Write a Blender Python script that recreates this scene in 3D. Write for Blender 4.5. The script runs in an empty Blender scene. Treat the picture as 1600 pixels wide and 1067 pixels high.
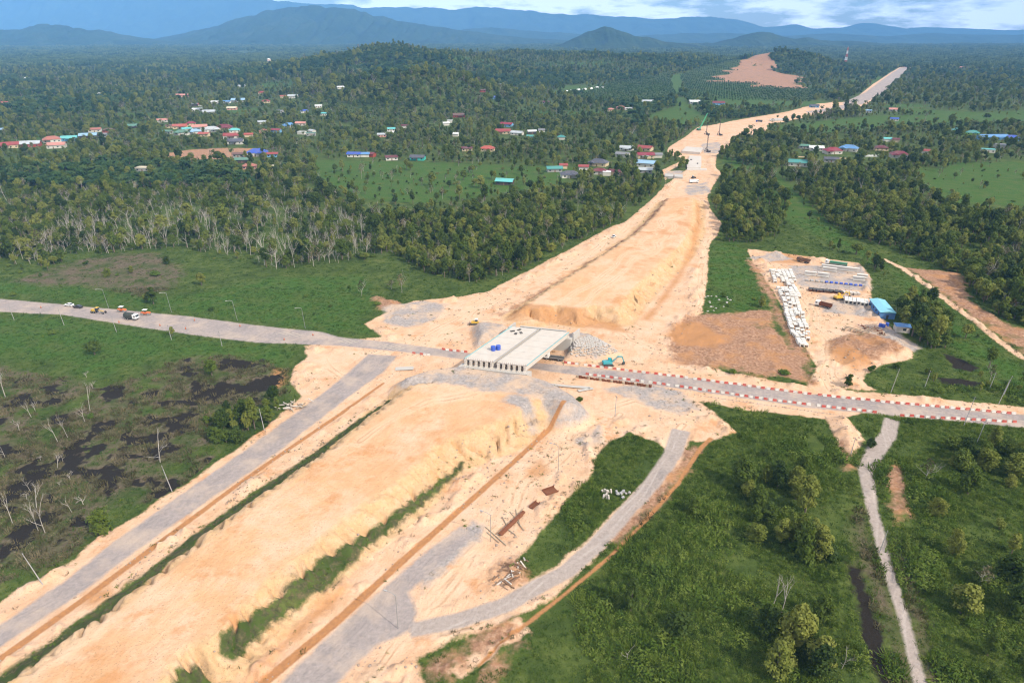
import bpy, math, random
import numpy as np
from mathutils import Vector, Matrix

# ------------------------------------------------------------------ camera, world, sun, exposure
sc = bpy.context.scene
COL = sc.collection
CAM_H, FPX = 120.0, 1066.67
PITCH = math.atan((533.5 - 50.0) / 1067.0)
cam_d = bpy.data.cameras.new('camera')
cam_d.lens, cam_d.sensor_width = 24.0, 36.0
cam_d.clip_start, cam_d.clip_end = 1.0, 200000.0
cam = bpy.data.objects.new('camera', cam_d)
cam.location = (0, 0, CAM_H)
cam.rotation_euler = (math.pi / 2 - PITCH, 0, 0)
COL.objects.link(cam)
sc.camera = cam

SUN_EL, SUN_AZ = math.radians(41), math.radians(131)      # azimuth clockwise from +Y
world = bpy.data.worlds.new('World')
sc.world = world
world.use_nodes = True
wt = world.node_tree
wt.nodes.clear()
w_out = wt.nodes.new('ShaderNodeOutputWorld')
w_bg = wt.nodes.new('ShaderNodeBackground')
w_sky = wt.nodes.new('ShaderNodeTexSky')
w_sky.sky_type = 'NISHITA'
w_sky.sun_disc = False
w_sky.sun_elevation, w_sky.sun_rotation = SUN_EL, SUN_AZ
w_sky.air_density, w_sky.dust_density, w_sky.ozone_density = 1.0, 0.3, 4.0
w_bg.inputs['Strength'].default_value = 0.10
# clouds: cumulus banks low over the horizon, thinner overhead
w_co = wt.nodes.new('ShaderNodeTexCoord')
w_map = wt.nodes.new('ShaderNodeMapping'); w_map.inputs['Scale'].default_value = (9, 9, 42)
w_no = wt.nodes.new('ShaderNodeTexNoise'); w_no.inputs['Scale'].default_value = 1.0
w_no.inputs['Detail'].default_value = 9; w_no.inputs['Roughness'].default_value = 0.58
w_rp = wt.nodes.new('ShaderNodeMapRange'); w_rp.inputs[1].default_value = 0.43; w_rp.inputs[2].default_value = 0.55
w_mx = wt.nodes.new('ShaderNodeMix'); w_mx.data_type = 'RGBA'
w_mx.inputs[7].default_value = (17.0, 17.2, 17.6, 1)
L = wt.links.new
L(w_co.outputs['Generated'], w_map.inputs['Vector'])
L(w_map.outputs[0], w_no.inputs['Vector'])
L(w_no.outputs[0], w_rp.inputs[0])
L(w_rp.outputs[0], w_mx.inputs[0])
L(w_sky.outputs[0], w_mx.inputs[6])
L(w_mx.outputs[2], w_bg.inputs[0])
L(w_bg.outputs[0], w_out.inputs[0])

sun_d = bpy.data.lights.new('sun', 'SUN')
sun_d.energy, sun_d.angle, sun_d.color = 4.7, math.radians(0.53), (1.0, 0.92, 0.79)
sun = bpy.data.objects.new('sun', sun_d)
SUNV = Vector((math.sin(SUN_AZ) * math.cos(SUN_EL), math.cos(SUN_AZ) * math.cos(SUN_EL), math.sin(SUN_EL)))
sun.rotation_euler = SUNV.to_track_quat('Z', 'Y').to_euler()
sun.location = (100, -100, 300)
COL.objects.link(sun)

sc.view_settings.view_transform = 'Standard'
sc.view_settings.look = 'None'
sc.view_settings.exposure = 0.22
sc.view_settings.gamma = 1.0
sc.view_settings.use_curve_mapping = False
sc.render.engine = 'CYCLES'
sc.cycles.filter_width = 1.15
sc.cycles.max_bounces = 6
sc.cycles.diffuse_bounces = 2
sc.cycles.glossy_bounces = 2
sc.cycles.transmission_bounces = 3
sc.cycles.transparent_max_bounces = 6
sc.cycles.volume_bounces = 1
sc.cycles.use_denoising = True

rng = np.random.default_rng(7)
random.seed(7)

# ------------------------------------------------------------------ geometry helpers
CP, SP = math.cos(PITCH), math.sin(PITCH)
def G(px, py, z=0.0):
    """A point of the place: where the sight line of a photo pixel meets height z."""
    a = (px - 800) / 1067.0; b = (533.5 - py) / 1067.0
    t = (z - CAM_H) / (-SP + b * CP)
    return np.array([a * t, (CP + b * SP) * t])
def W(pts, z=0.0):
    return np.array([G(p[0], p[1], z) for p in pts])
def depth_of(x, y, z=0.0):
    return y * CP + (CAM_H - z) * SP
def in_view(x, y, z=0.0, m=1.0):
    d = depth_of(x, y, z)
    u = (z - CAM_H) * CP + y * SP
    return (np.abs(x) < 0.75 * d * m) & (np.abs(u) < 0.5 * d * m) & (d > 1)

def hash2(xi, yi, seed):
    h = (xi.astype(np.int64) * 374761393 + yi.astype(np.int64) * 668265263 + seed * 974634777) & 0xffffffff
    h = ((h ^ (h >> 13)) * 1274126177) & 0xffffffff
    h = (h ^ (h >> 16)) & 0xffffff
    return h / float(0xffffff)
def vnoise(x, y, seed=0):
    x = np.asarray(x, float); y = np.asarray(y, float)
    xi = np.floor(x); yi = np.floor(y); fx = x - xi; fy = y - yi
    fx = fx * fx * (3 - 2 * fx); fy = fy * fy * (3 - 2 * fy)
    a = hash2(xi, yi, seed); b = hash2(xi + 1, yi, seed); c = hash2(xi, yi + 1, seed); d = hash2(xi + 1, yi + 1, seed)
    return (a * (1 - fx) + b * fx) * (1 - fy) + (c * (1 - fx) + d * fx) * fy
def fbm(x, y, seed=0, o=4):
    s = 0; a = 0.5; t = 0
    for i in range(o):
        s = s + a * vnoise(x * 2 ** i, y * 2 ** i, seed + i * 17); t += a; a *= 0.5
    return s / t
def sstep(x, a, b):
    t = np.clip((x - a) / (b - a), 0, 1); return t * t * (3 - 2 * t)

FAR = 60.0
def sd_poly(x, y, P, margin=40.0):
    """Signed distance in metres to a closed outline, negative inside, FAR away from it."""
    out = np.full(x.shape, FAR)
    m = (x > P[:, 0].min() - margin) & (x < P[:, 0].max() + margin) & (y > P[:, 1].min() - margin) & (y < P[:, 1].max() + margin)
    if not m.any(): return out
    px, py = x[m], y[m]
    d2 = np.full(px.shape, 1e12); ins = np.zeros(px.shape, bool)
    n = len(P)
    for i in range(n):
        ax, ay = P[i]; bx, by = P[(i + 1) % n]
        ex, ey = bx - ax, by - ay
        t = np.clip(((px - ax) * ex + (py - ay) * ey) / (ex * ex + ey * ey + 1e-12), 0, 1)
        d2 = np.minimum(d2, (px - ax - t * ex) ** 2 + (py - ay - t * ey) ** 2)
        if ay != by:
            c = (ay > py) != (by > py)
            ins ^= c & (px < (bx - ax) * (py - ay) / (by - ay) + ax)
    out[m] = np.minimum(np.sqrt(d2), FAR) * np.where(ins, -1, 1)
    return out
def strip_poly(line, w):
    """Outline of a strip of constant (or per-point) width along a line of ground points."""
    Pn = np.array(line); n = len(Pn); ws = w if hasattr(w, '__len__') else [w] * n
    lft, rgt = [], []
    for i in range(n):
        t = Pn[min(i + 1, n - 1)] - Pn[max(i - 1, 0)]; t /= np.linalg.norm(t)
        nn = np.array([-t[1], t[0]]) * ws[i] / 2
        lft.append(Pn[i] + nn); rgt.append(Pn[i] - nn)
    return np.array(lft + rgt[::-1])

# ------------------------------------------------------------------ ground plan (outlines of what lies where)
EZ = 6.0
EMB1 = W([(-60, 1115), (10, 1065), (215, 917), (350, 812), (501, 708), (560, 662), (618, 618), (640, 600), (690, 590), (740, 592),
          (800, 600), (840, 610), (856, 620), (800, 655), (745, 675), (696, 695), (675, 710), (634, 752), (567, 799), (511, 843), (471, 880), (441, 903),
          (407, 930), (330, 1004), (293, 1022), (262, 1065), (190, 1130)], EZ)
EMB2 = W([(812, 482), (829, 468), (912, 415), (995, 362), (1020, 337), (1041, 309), (1085, 307), (1086, 349), (1071, 377), (1060, 390),
          (995, 450), (968, 484), (930, 478), (900, 486), (870, 478), (845, 484)], 5.0)
MOUND = W([(640, 592), (680, 580), (721, 576), (770, 585), (824, 590), (854, 600), (877, 614), (895, 633), (882, 636), (860, 620),
           (843, 611), (800, 605), (759, 604), (738, 597), (680, 590)], 5.0)
ABUT_L = W([(738, 508), (760, 505), (800, 512), (790, 524), (745, 538)], 2.0)
ABUT_R = W([(885, 520), (925, 524), (968, 548), (930, 556), (888, 553)], 2.0)
ROAD = W([(-200, 448), (0, 467), (166, 482), (299, 495), (431, 512), (498, 518), (530, 527), (613, 535), (729, 551), (829, 566), (1060, 588), (1262, 615),
          (1397, 629), (1600, 648), (1800, 664), (1800, 687), (1600, 668), (1374, 647), (1262, 637), (1161, 622), (1060, 607), (900, 586), (722, 561), (630, 550),
          (530, 540), (398, 535), (299, 523), (199, 508), (100, 492), (0, 487), (-200, 467)])
SERVICE = W([(-60, 1020), (0, 977), (111, 900), (161, 859), (269, 782), (387, 700), (430, 668), (470, 640), (515, 606), (552, 575), (575, 553), (622, 556), (600, 580), (556, 612), (502, 653),
             (437, 704), (336, 775), (215, 858), (135, 920), (0, 1012), (-60, 1060)])
FRONT = W([(380, 1120), (436, 1067), (532, 976), (600, 917), (670, 858), (720, 822), (738, 838), (690, 880), (640, 925), (650, 960), (640, 985), (590, 1008), (550, 1042), (500, 1100)])
PATH = strip_poly(W([(640, 985), (720, 968), (790, 945), (838, 917), (885, 893), (930, 853), (972, 806), (1020, 755), (1050, 712), (1064, 672)]), [4.2, 4.5, 4.6, 4.6, 4.6, 4.6, 4.6, 5, 5.5, 6])
DRAIN1 = strip_poly(W([(340, 1130), (414, 1065), (530, 967), (621, 883), (732, 785), (820, 706), (882, 649)]), [2.6, 2.4, 2.3, 2.1, 1.9, 1.8, 1.6])
DRAIN2 = strip_poly(W([(-60, 1072), (0, 1029), (135, 933), (269, 833), (370, 758), (450, 702), (530, 648), (600, 598)]), [2.2, 2.0, 1.9, 1.8, 1.7, 1.6, 1.5, 1.2])
DRAIN3 = strip_poly(W([(745, 1042), (800, 992), (880, 930), (955, 868), (1010, 812), (1060, 755), (1095, 700), (1112, 684)]), [.8, .9, .9, 1, 1, 1.1, 1.4, 1.8])
TRACK = strip_poly(W([(1450, 1110), (1438, 1067), (1415, 975), (1385, 880), (1362, 790), (1353, 735), (1368, 705), (1388, 680), (1394, 655)]), [2.4, 2.4, 2.4, 2.6, 3.2, 4.5, 5.5, 5, 4.5])
TRACK2 = strip_poly(W([(1380, 405), (1412, 420), (1460, 455), (1520, 500), (1570, 540), (1640, 590)]), [3, 3.4, 3.2, 3.0, 2.8, 2.8])
VILLAGE_LANE = strip_poly(W([(1118, 242), (1160, 242), (1210, 243), (1260, 246), (1330, 248)]), 5)
SAND_PARTS = [
    W([(-60, 985), (0, 940), (40, 912), (77, 897), (118, 873), (151, 840), (215, 806), (249, 779), (303, 748), (353, 712), (411, 673), (441, 646), (471, 620), (452, 596),
       (461, 573), (481, 558), (475, 540), (560, 530), (596, 527), (570, 507), (600, 490), (646, 470), (700, 466), (759, 457), (812, 430), (895, 387), (955, 354), (977, 347), (1015, 315),
       (1034, 296), (1041, 287), (1034, 266), (1060, 254), (1073, 249), (1041, 242), (1045, 230), (1071, 214), (1090, 199), (1118, 195), (1156, 187), (1174, 184), (1229, 175),
       (1279, 162), (1330, 159), (1364, 132), (1408, 104), (1441, 100), (1421, 108), (1386, 135), (1366, 155), (1350, 166), (1296, 176), (1229, 190), (1198, 196), (1200, 209), (1170, 211),
       (1142, 214), (1139, 232), (1120, 242), (1118, 262), (1127, 270), (1118, 285), (1105, 307), (1109, 326), (1127, 349), (1122, 365), (1108, 384), (1104, 442), (1097, 489),
       (1080, 510), (1060, 560), (1127, 580), (1262, 604), (1340, 612), (1400, 616), (1600, 636), (1640, 640), (1640, 650), (1375, 640), (1300, 655), (1160, 640),
       (1090, 626), (1114, 641), (1150, 676), (1110, 690), (1075, 690), (1066, 728), (1001, 805), (944, 858), (867, 932), (806, 965), (760, 985), (700, 1005), (650, 1030), (661, 1067), (640, 1120), (-60, 1120)]),
    W([(1168, 389), (1343, 411), (1360, 432), (1362, 470), (1384, 502), (1424, 543), (1428, 560), (1381, 570), (1352, 584), (1347, 596), (1370, 610), (1262, 606), (1276, 573), (1262, 550), (1235, 509), (1208, 455), (1171, 405)]),
    W([(1292, 655), (1318, 650), (1345, 680), (1352, 690), (1330, 715), (1306, 690)]),
    W([(700, 1050), (760, 1000), (810, 965), (830, 985), (780, 1025), (720, 1060)]),
]
GREEN_HOLES = [
    W([(803, 880), (830, 850), (866, 809), (882, 782), (910, 757), (926, 742), (930, 718), (950, 690), (985, 678), (1025, 690), (1042, 704), (1018, 746), (954, 804), (917, 844), (867, 884), (826, 908)]),
    W([(1112, 384), (1150, 376), (1168, 392), (1190, 440), (1205, 475), (1195, 488), (1145, 490), (1103, 492), (1108, 442)]),
    W([(1040, 290), (1045, 268), (1075, 252), (1078, 262), (1058, 275)]),
]
STRIP1 = W([(-75, 1090), (-28, 1050), (118, 948), (200, 892), (333, 792), (487, 692), (546, 650), (606, 616), (618, 622), (560, 666), (501, 712), (350, 816), (216, 922), (15, 1071)], 3.0)
STRIP2 = W([(340, 1010), (400, 960), (438, 930), (500, 878), (570, 832), (648, 772), (715, 718), (735, 716), (732, 729), (658, 799), (580, 859), (530, 908), (437, 980), (367, 1046), (330, 1040)], 1.5)
STRIP3 = W([(268, 1064), (320, 1032), (345, 1060), (330, 1100), (250, 1120)], 1.5)
MUD = [W([(1060, 505), (1080, 494), (1148, 488), (1202, 486), (1215, 516), (1239, 546), (1255, 570), (1270, 600), (1208, 588), (1127, 578), (1060, 572), (1045, 540)]),
       W([(1168, 405), (1185, 420), (1207, 457), (1228, 500), (1260, 552), (1272, 590), (1245, 560), (1215, 500), (1195, 455)]),
       W([(670, 1045), (740, 1000), (800, 970), (822, 975), (790, 1005), (730, 1035), (700, 1060)]),
       W([(748, 1052), (775, 1015), (826, 995), (815, 1015), (770, 1050)]),
       W([(1040, 745), (1075, 705), (1088, 700), (1070, 745), (1010, 800), (965, 850), (955, 848)]),
       W([(780, 890), (800, 868), (822, 905), (800, 912)]),
       W([(1384, 740), (1400, 720), (1412, 740), (1418, 800), (1405, 820), (1390, 790)]),
       W([(1305, 690), (1322, 690), (1335, 735), (1326, 735)]),
       W([(1420, 420), (1470, 424), (1500, 428), (1515, 470), (1560, 500), (1640, 530), (1640, 575), (1560, 525), (1500, 480)]),
       W([(240, 243), (300, 234), (360, 232), (420, 233), (400, 245), (330, 249), (270, 250)])]
QUARRY = W([(1118, 108), (1140, 98), (1160, 92), (1190, 89), (1222, 93), (1240, 100), (1268, 112), (1245, 116), (1205, 116), (1160, 108)], 32)
YARDMUD = W([(1298, 535), (1340, 520), (1400, 530), (1418, 555), (1370, 562), (1330, 565), (1300, 555)])
OCHRE = [W([(1060, 505), (1095, 505), (1140, 535), (1100, 543), (1060, 540), (1040, 525)]),
         W([(820, 735), (845, 718), (860, 735), (845, 750), (825, 745)]),
         W([(130, 930), (165, 922), (175, 930), (150, 948), (128, 950)]),
         W([(800, 488), (900, 496), (960, 505), (985, 520), (860, 506), (790, 500)]),
         W([(380, 1070), (440, 1005), (500, 940), (540, 912), (555, 915), (500, 965), (440, 1020), (400, 1075)]),
         W([(1290, 545), (1330, 548), (1370, 570), (1340, 580), (1300, 565)]),
         W([(430, 575), (447, 580), (446, 600), (432, 607), (415, 600)]),
         W([(1180, 404), (1225, 396), (1270, 402), (1250, 412), (1190, 410)])]
GRAVEL = [MOUND, ABUT_L, ABUT_R,
          W([(783, 626), (800, 617), (826, 620), (838, 640), (840, 655), (826, 656), (812, 636)], EZ),
          W([(1165, 404), (1215, 396), (1240, 405), (1200, 410)]),
          W([(1230, 415), (1345, 415), (1362, 440), (1360, 455), (1250, 450)]),
          W([(1280, 460), (1330, 462), (1368, 485), (1375, 500), (1330, 492), (1285, 488)]),
          W([(1330, 505), (1400, 515), (1440, 545), (1425, 550), (1380, 530)]),
          W([(690, 850), (740, 810), (760, 822), (740, 850), (700, 890), (660, 920), (650, 900)]),
          W([(600, 480), (660, 470), (700, 475), (680, 500), (640, 512), (600, 505)]),
          W([(940, 607), (1010, 598), (1060, 612), (1100, 640), (1060, 650), (990, 625)]),
          W([(1074, 290), (1105, 285), (1110, 302), (1080, 306), (1068, 300)]),
          W([(900, 690), (935, 670), (945, 690), (915, 705)]),
          W([(1095, 225), (1125, 222), (1128, 240), (1100, 240)]),
          W([(1040, 268), (1068, 266), (1066, 276), (1044, 280)])]
DRY = [W([(20, 440), (60, 425), (130, 405), (200, 396), (245, 395), (290, 425), (270, 450), (220, 462), (130, 445), (60, 447)]),
       W([(0, 560), (80, 580), (160, 600), (260, 570), (330, 555), (400, 565), (445, 580), (440, 640), (380, 690), (300, 760), (180, 830), (60, 900), (-40, 940), (-80, 560)]),
       W([(1330, 840), (1345, 800), (1355, 830), (1400, 960), (1440, 1090), (1410, 1090), (1375, 960)]),
       W([(1400, 850), (1415, 870), (1470, 1070), (1455, 1090)]),
       W([(1020, 770), (1060, 740), (1000, 820)])]
LUSH = [W([(-60, 445), (0, 440), (150, 450), (250, 465), (300, 460), (420, 435), (560, 430), (600, 470), (560, 500), (590, 525), (500, 515), (300, 492), (100, 470), (-60, 455)]),
        W([(-60, 492), (100, 498), (199, 512), (299, 528), (398, 540), (460, 550), (440, 570), (330, 552), (250, 560), (150, 590), (60, 560), (-60, 560)]),
        W([(480, 250), (700, 255), (900, 262), (880, 285), (760, 308), (640, 318), (560, 310), (500, 280)]),
        W([(20, 215), (60, 207), (110, 203), (75, 218), (30, 224)]), W([(405, 137), (470, 132), (472, 142), (420, 145)]),
        W([(820, 174), (900, 170), (960, 176), (930, 184), (840, 184)]),
        W([(1125, 245), (1190, 247), (1250, 305), (1340, 385), (1440, 450), (1600, 575), (1640, 640), (1560, 600), (1480, 540), (1400, 430), (1300, 380), (1230, 345), (1180, 300)]),
        W([(1430, 262), (1600, 268), (1640, 300), (1600, 322), (1500, 318), (1450, 300)]),
        W([(1112, 384), (1150, 376), (1168, 392), (1190, 440), (1205, 475), (1195, 488), (1145, 490), (1103, 492), (1108, 442)]),
        W([(1047, 122), (1068, 120), (1060, 150), (1090, 175), (1120, 190), (1050, 200), (1000, 185), (1060, 165)]),
        W([(1205, 197), (1370, 181), (1600, 180), (1640, 196), (1480, 196), (1340, 204), (1215, 212)])]
POOLS = [W([(336, 566), (350, 560), (370, 562), (415, 570), (418, 578), (385, 576), (360, 578), (338, 574)]),
         W([(300, 595), (330, 600), (345, 595), (380, 600), (400, 590), (440, 585), (445, 602), (420, 608), (380, 618), (330, 622), (280, 636), (295, 620)]),
         W([(280, 576), (295, 570), (305, 578), (292, 582)]),
         W([(130, 680), (150, 660), (190, 650), (195, 656), (170, 672), (140, 690), (100, 712), (105, 695)]),
         W([(160, 628), (190, 612), (194, 618), (175, 630)]), W([(190, 625), (215, 628), (205, 634)]),
         W([(60, 605), (90, 600), (110, 615), (85, 622)]), W([(-40, 690), (20, 690), (45, 710), (-10, 715)]),
         W([(260, 655), (300, 640), (312, 646), (290, 660), (305, 670), (270, 680), (240, 700), (250, 678)]),
         W([(220, 705), (260, 690), (290, 695), (262, 712), (240, 722)]),
         W([(150, 735), (180, 720), (200, 735), (190, 760), (165, 775)]),
         W([(10, 760), (60, 730), (75, 745), (50, 770), (0, 795), (-30, 800)]), W([(20, 830), (70, 800), (110, 790), (60, 830), (10, 870), (-20, 880)]),
         W([(90, 720), (130, 700), (140, 715), (110, 745), (95, 740)]), W([(110, 835), (85, 860), (60, 870), (105, 828)])]
CLUSTER = W([(270, 566), (330, 556), (420, 562), (448, 590), (440, 612), (380, 630), (330, 650), (300, 690), (240, 720), (140, 770), (60, 800), (90, 740), (180, 680), (240, 640), (265, 600)])
DITCH_W = [W([(1326, 884), (1342, 888), (1361, 937), (1380, 992), (1396, 1080), (1380, 1085), (1358, 1030), (1341, 960)]),
           W([(1258, 684), (1280, 682), (1298, 705), (1290, 715), (1262, 706)]),
           W([(1018, 640), (1026, 628), (1042, 632), (1042, 648), (1028, 655)]),
           W([(1200, 475), (1207, 475), (1222, 510), (1245, 552), (1262, 575), (1252, 575), (1228, 540), (1212, 512)]),
           W([(1212, 565), (1240, 560), (1262, 585), (1255, 598), (1225, 588)]),
           W([(1470, 550), (1500, 560), (1530, 575), (1520, 582), (1490, 575)]), W([(1465, 590), (1500, 592), (1540, 598), (1520, 605), (1470, 600)]),
           W([(533, 196), (543, 194), (554, 206), (552, 214), (538, 206)])]
WHEELCUT = strip_poly(W([(1041, 316), (1024, 342), (985, 372), (930, 408), (880, 436), (830, 466), (778, 494)]), [3, 3.4, 3.2, 3, 3, 2.6, 2])
WHEELCUT2 = strip_poly(W([(1090, 322), (1092, 350), (1082, 390), (1062, 430), (1040, 462), (1010, 500)]), [3, 3.5, 3.5, 3, 3, 2.5])
TRENCH = [W([(1045, 612), (1160, 627), (1262, 641), (1300, 646), (1290, 655), (1230, 652), (1150, 640), (1060, 624)]),
          W([(905, 590), (960, 597), (950, 612), (905, 605)])]
YARD = SAND_PARTS[1]
RUTS = [W(l) for l in ([(600, 552), (640, 538), (700, 508), (780, 466), (880, 416), (960, 368), (1018, 322), (1048, 285), (1088, 264), (1112, 252), (1118, 238), (1150, 205), (1200, 186)], [(640, 560), (700, 520), (760, 484), (840, 440), (930, 390), (1000, 340), (1040, 300), (1075, 272), (1100, 258)],
        [(1300, 612), (1292, 570), (1276, 520), (1258, 470), (1244, 425), (1210, 402)], [(1320, 606), (1298, 560), (1284, 510), (1270, 480), (1300, 440), (1350, 428)], [(560, 1060), (640, 975), (720, 890), (800, 800), (862, 715), (900, 672), (960, 640)], [(600, 1015), (690, 950), (760, 850), (820, 770), (880, 700)],
        [(700, 1000), (790, 950), (860, 905), (930, 850), (1000, 770), (1052, 700), (1062, 660)], [(1440, 1067), (1415, 975), (1385, 880), (1362, 790), (1354, 735), (1370, 705), (1390, 660)], [(1086, 480), (1092, 440), (1104, 390), (1110, 345), (1100, 310)], [(500, 560), (560, 600), (520, 640), (440, 700)], [(1070, 650), (1000, 620), (900, 640), (880, 680)], [(740, 500), (820, 500), (900, 500), (980, 520), (1060, 560)])]
RUTS += [W(l, EZ) for l in ([(560, 690), (680, 620), (760, 610)], [(60, 1050), (160, 970)], [(860, 470), (930, 440), (1000, 380), (1050, 330)], [(900, 475), (970, 430), (1040, 370), (1070, 320)])]
def sd_line(x, y, P):
    out = np.full(x.shape, FAR)
    m = (x > P[:, 0].min() - 12) & (x < P[:, 0].max() + 12) & (y > P[:, 1].min() - 12) & (y < P[:, 1].max() + 12)
    px, py = x[m], y[m]; d2 = np.full(px.shape, FAR * FAR)
    for i in range(len(P) - 1):
        (ax, ay), (bx, by) = P[i], P[i + 1]; ex, ey = bx - ax, by - ay
        t_ = np.clip(((px - ax) * ex + (py - ay) * ey) / (ex * ex + ey * ey), 0, 1); d2 = np.minimum(d2, (px - ax - t_ * ex) ** 2 + (py - ay - t_ * ey) ** 2)
    out[m] = np.sqrt(d2); return out

def uni(x, y, polys):
    f = np.full(x.shape, FAR)
    for P in polys: f = np.minimum(f, sd_poly(x, y, P))
    return f
def fields(x, y):
    F = {}
    F['road'] = sd_poly(x, y, ROAD); F['service'] = sd_poly(x, y, SERVICE); F['front'] = sd_poly(x, y, FRONT)
    F['path'] = sd_poly(x, y, PATH); F['track'] = np.minimum(sd_poly(x, y, TRACK), sd_poly(x, y, TRACK2))
    F['emb1'] = sd_poly(x, y, EMB1); F['emb2'] = sd_poly(x, y, EMB2); F['mound'] = sd_poly(x, y, MOUND)
    holes = uni(x, y, GREEN_HOLES)
    strips = np.minimum(sd_poly(x, y, STRIP1) + .9, uni(x, y, [STRIP2, STRIP3]) + 1.7)
    F['yard'] = sd_poly(x, y, YARD)
    F['sand'] = np.maximum(uni(x, y, SAND_PARTS), -holes)
    F['sand'] = np.minimum(F['sand'], np.minimum(F['emb1'], F['emb2']))
    F['sand'] = np.maximum(F['sand'], -strips); F['strips'] = strips
    F['sand'] = np.minimum(F['sand'], np.minimum(sd_poly(x, y, TRACK2), sd_poly(x, y, VILLAGE_LANE)))
    F['mud'] = np.minimum(uni(x, y, MUD), sd_poly(x, y, YARDMUD))
    F['cut'] = sd_poly(x, y, WHEELCUT)
    F['mud'] = np.minimum(F['mud'], np.minimum(F['cut'], sd_poly(x, y, QUARRY) + (fbm(x * .013, y * .013, 77, 4) - .42) * 190))
    F['drain'] = uni(x, y, [DRAIN1, DRAIN2, DRAIN3])
    F['ochre'] = np.minimum(uni(x, y, OCHRE), sd_poly(x, y, WHEELCUT2))
    F['gravel'] = np.minimum(np.minimum(uni(x, y, GRAVEL), F['mound'] - 5.5 * sstep(x + 1.2 * y, 180, 225)), FAR)
    F['lane'] = np.minimum(F['path'], sd_poly(x, y, TRACK))
    F['asph'] = np.minimum(np.minimum(F['road'], F['service']), F['front'])
    F['farroad'] = sd_poly(x, y, strip_poly(W([(1330, 163), (1366, 145), (1390, 125), (1416, 106)]), [34, 34, 34, 34]))
    F['farroad'] = np.minimum(F['farroad'], sd_poly(x, y, strip_poly(W([(1262, 176), (1300, 171), (1330, 164)]), [18, 24, 22])))
    F['asph'] = np.minimum(F['asph'], F['farroad'])
    F['dry'] = uni(x, y, [DRY[0]] + DRY[2:]); F['lush'] = uni(x, y, LUSH)
    F['lush'] = np.minimum(F['lush'], np.where((y > 520) & ((np.abs(x) > 420) | (y > 1250)), (.635 - fbm(x * .0045, y * .009, 97, 3)) * 160, FAR))
    F['pool'] = uni(x, y, POOLS)
    sp_ = sd_poly(x, y, DRY[1]); cl_ = sd_poly(x, y, CLUSTER); nz_ = fbm(x * .13, y * .17, 87, 3)
    F['pool'] = np.minimum(F['pool'], np.where(cl_ < 3, (nz_ - .405) * 26 + np.clip(cl_, 0, 9) * 2, FAR)); F['pool'] = np.minimum(F['pool'], np.where(sp_ < -3, (nz_ - .325) * 26, FAR))
    F['pool'] = np.minimum(F['pool'], FAR); F['ditch'] = uni(x, y, DITCH_W); F['ditch0'] = uni(x, y, [DITCH_W[0], DITCH_W[5], DITCH_W[6]]); F['trench'] = uni(x, y, TRENCH)
    F['swamp'] = sp_; F['dry'] = np.minimum(F['dry'], np.maximum(sp_, F['pool'] - 4.5))
    return F

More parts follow.
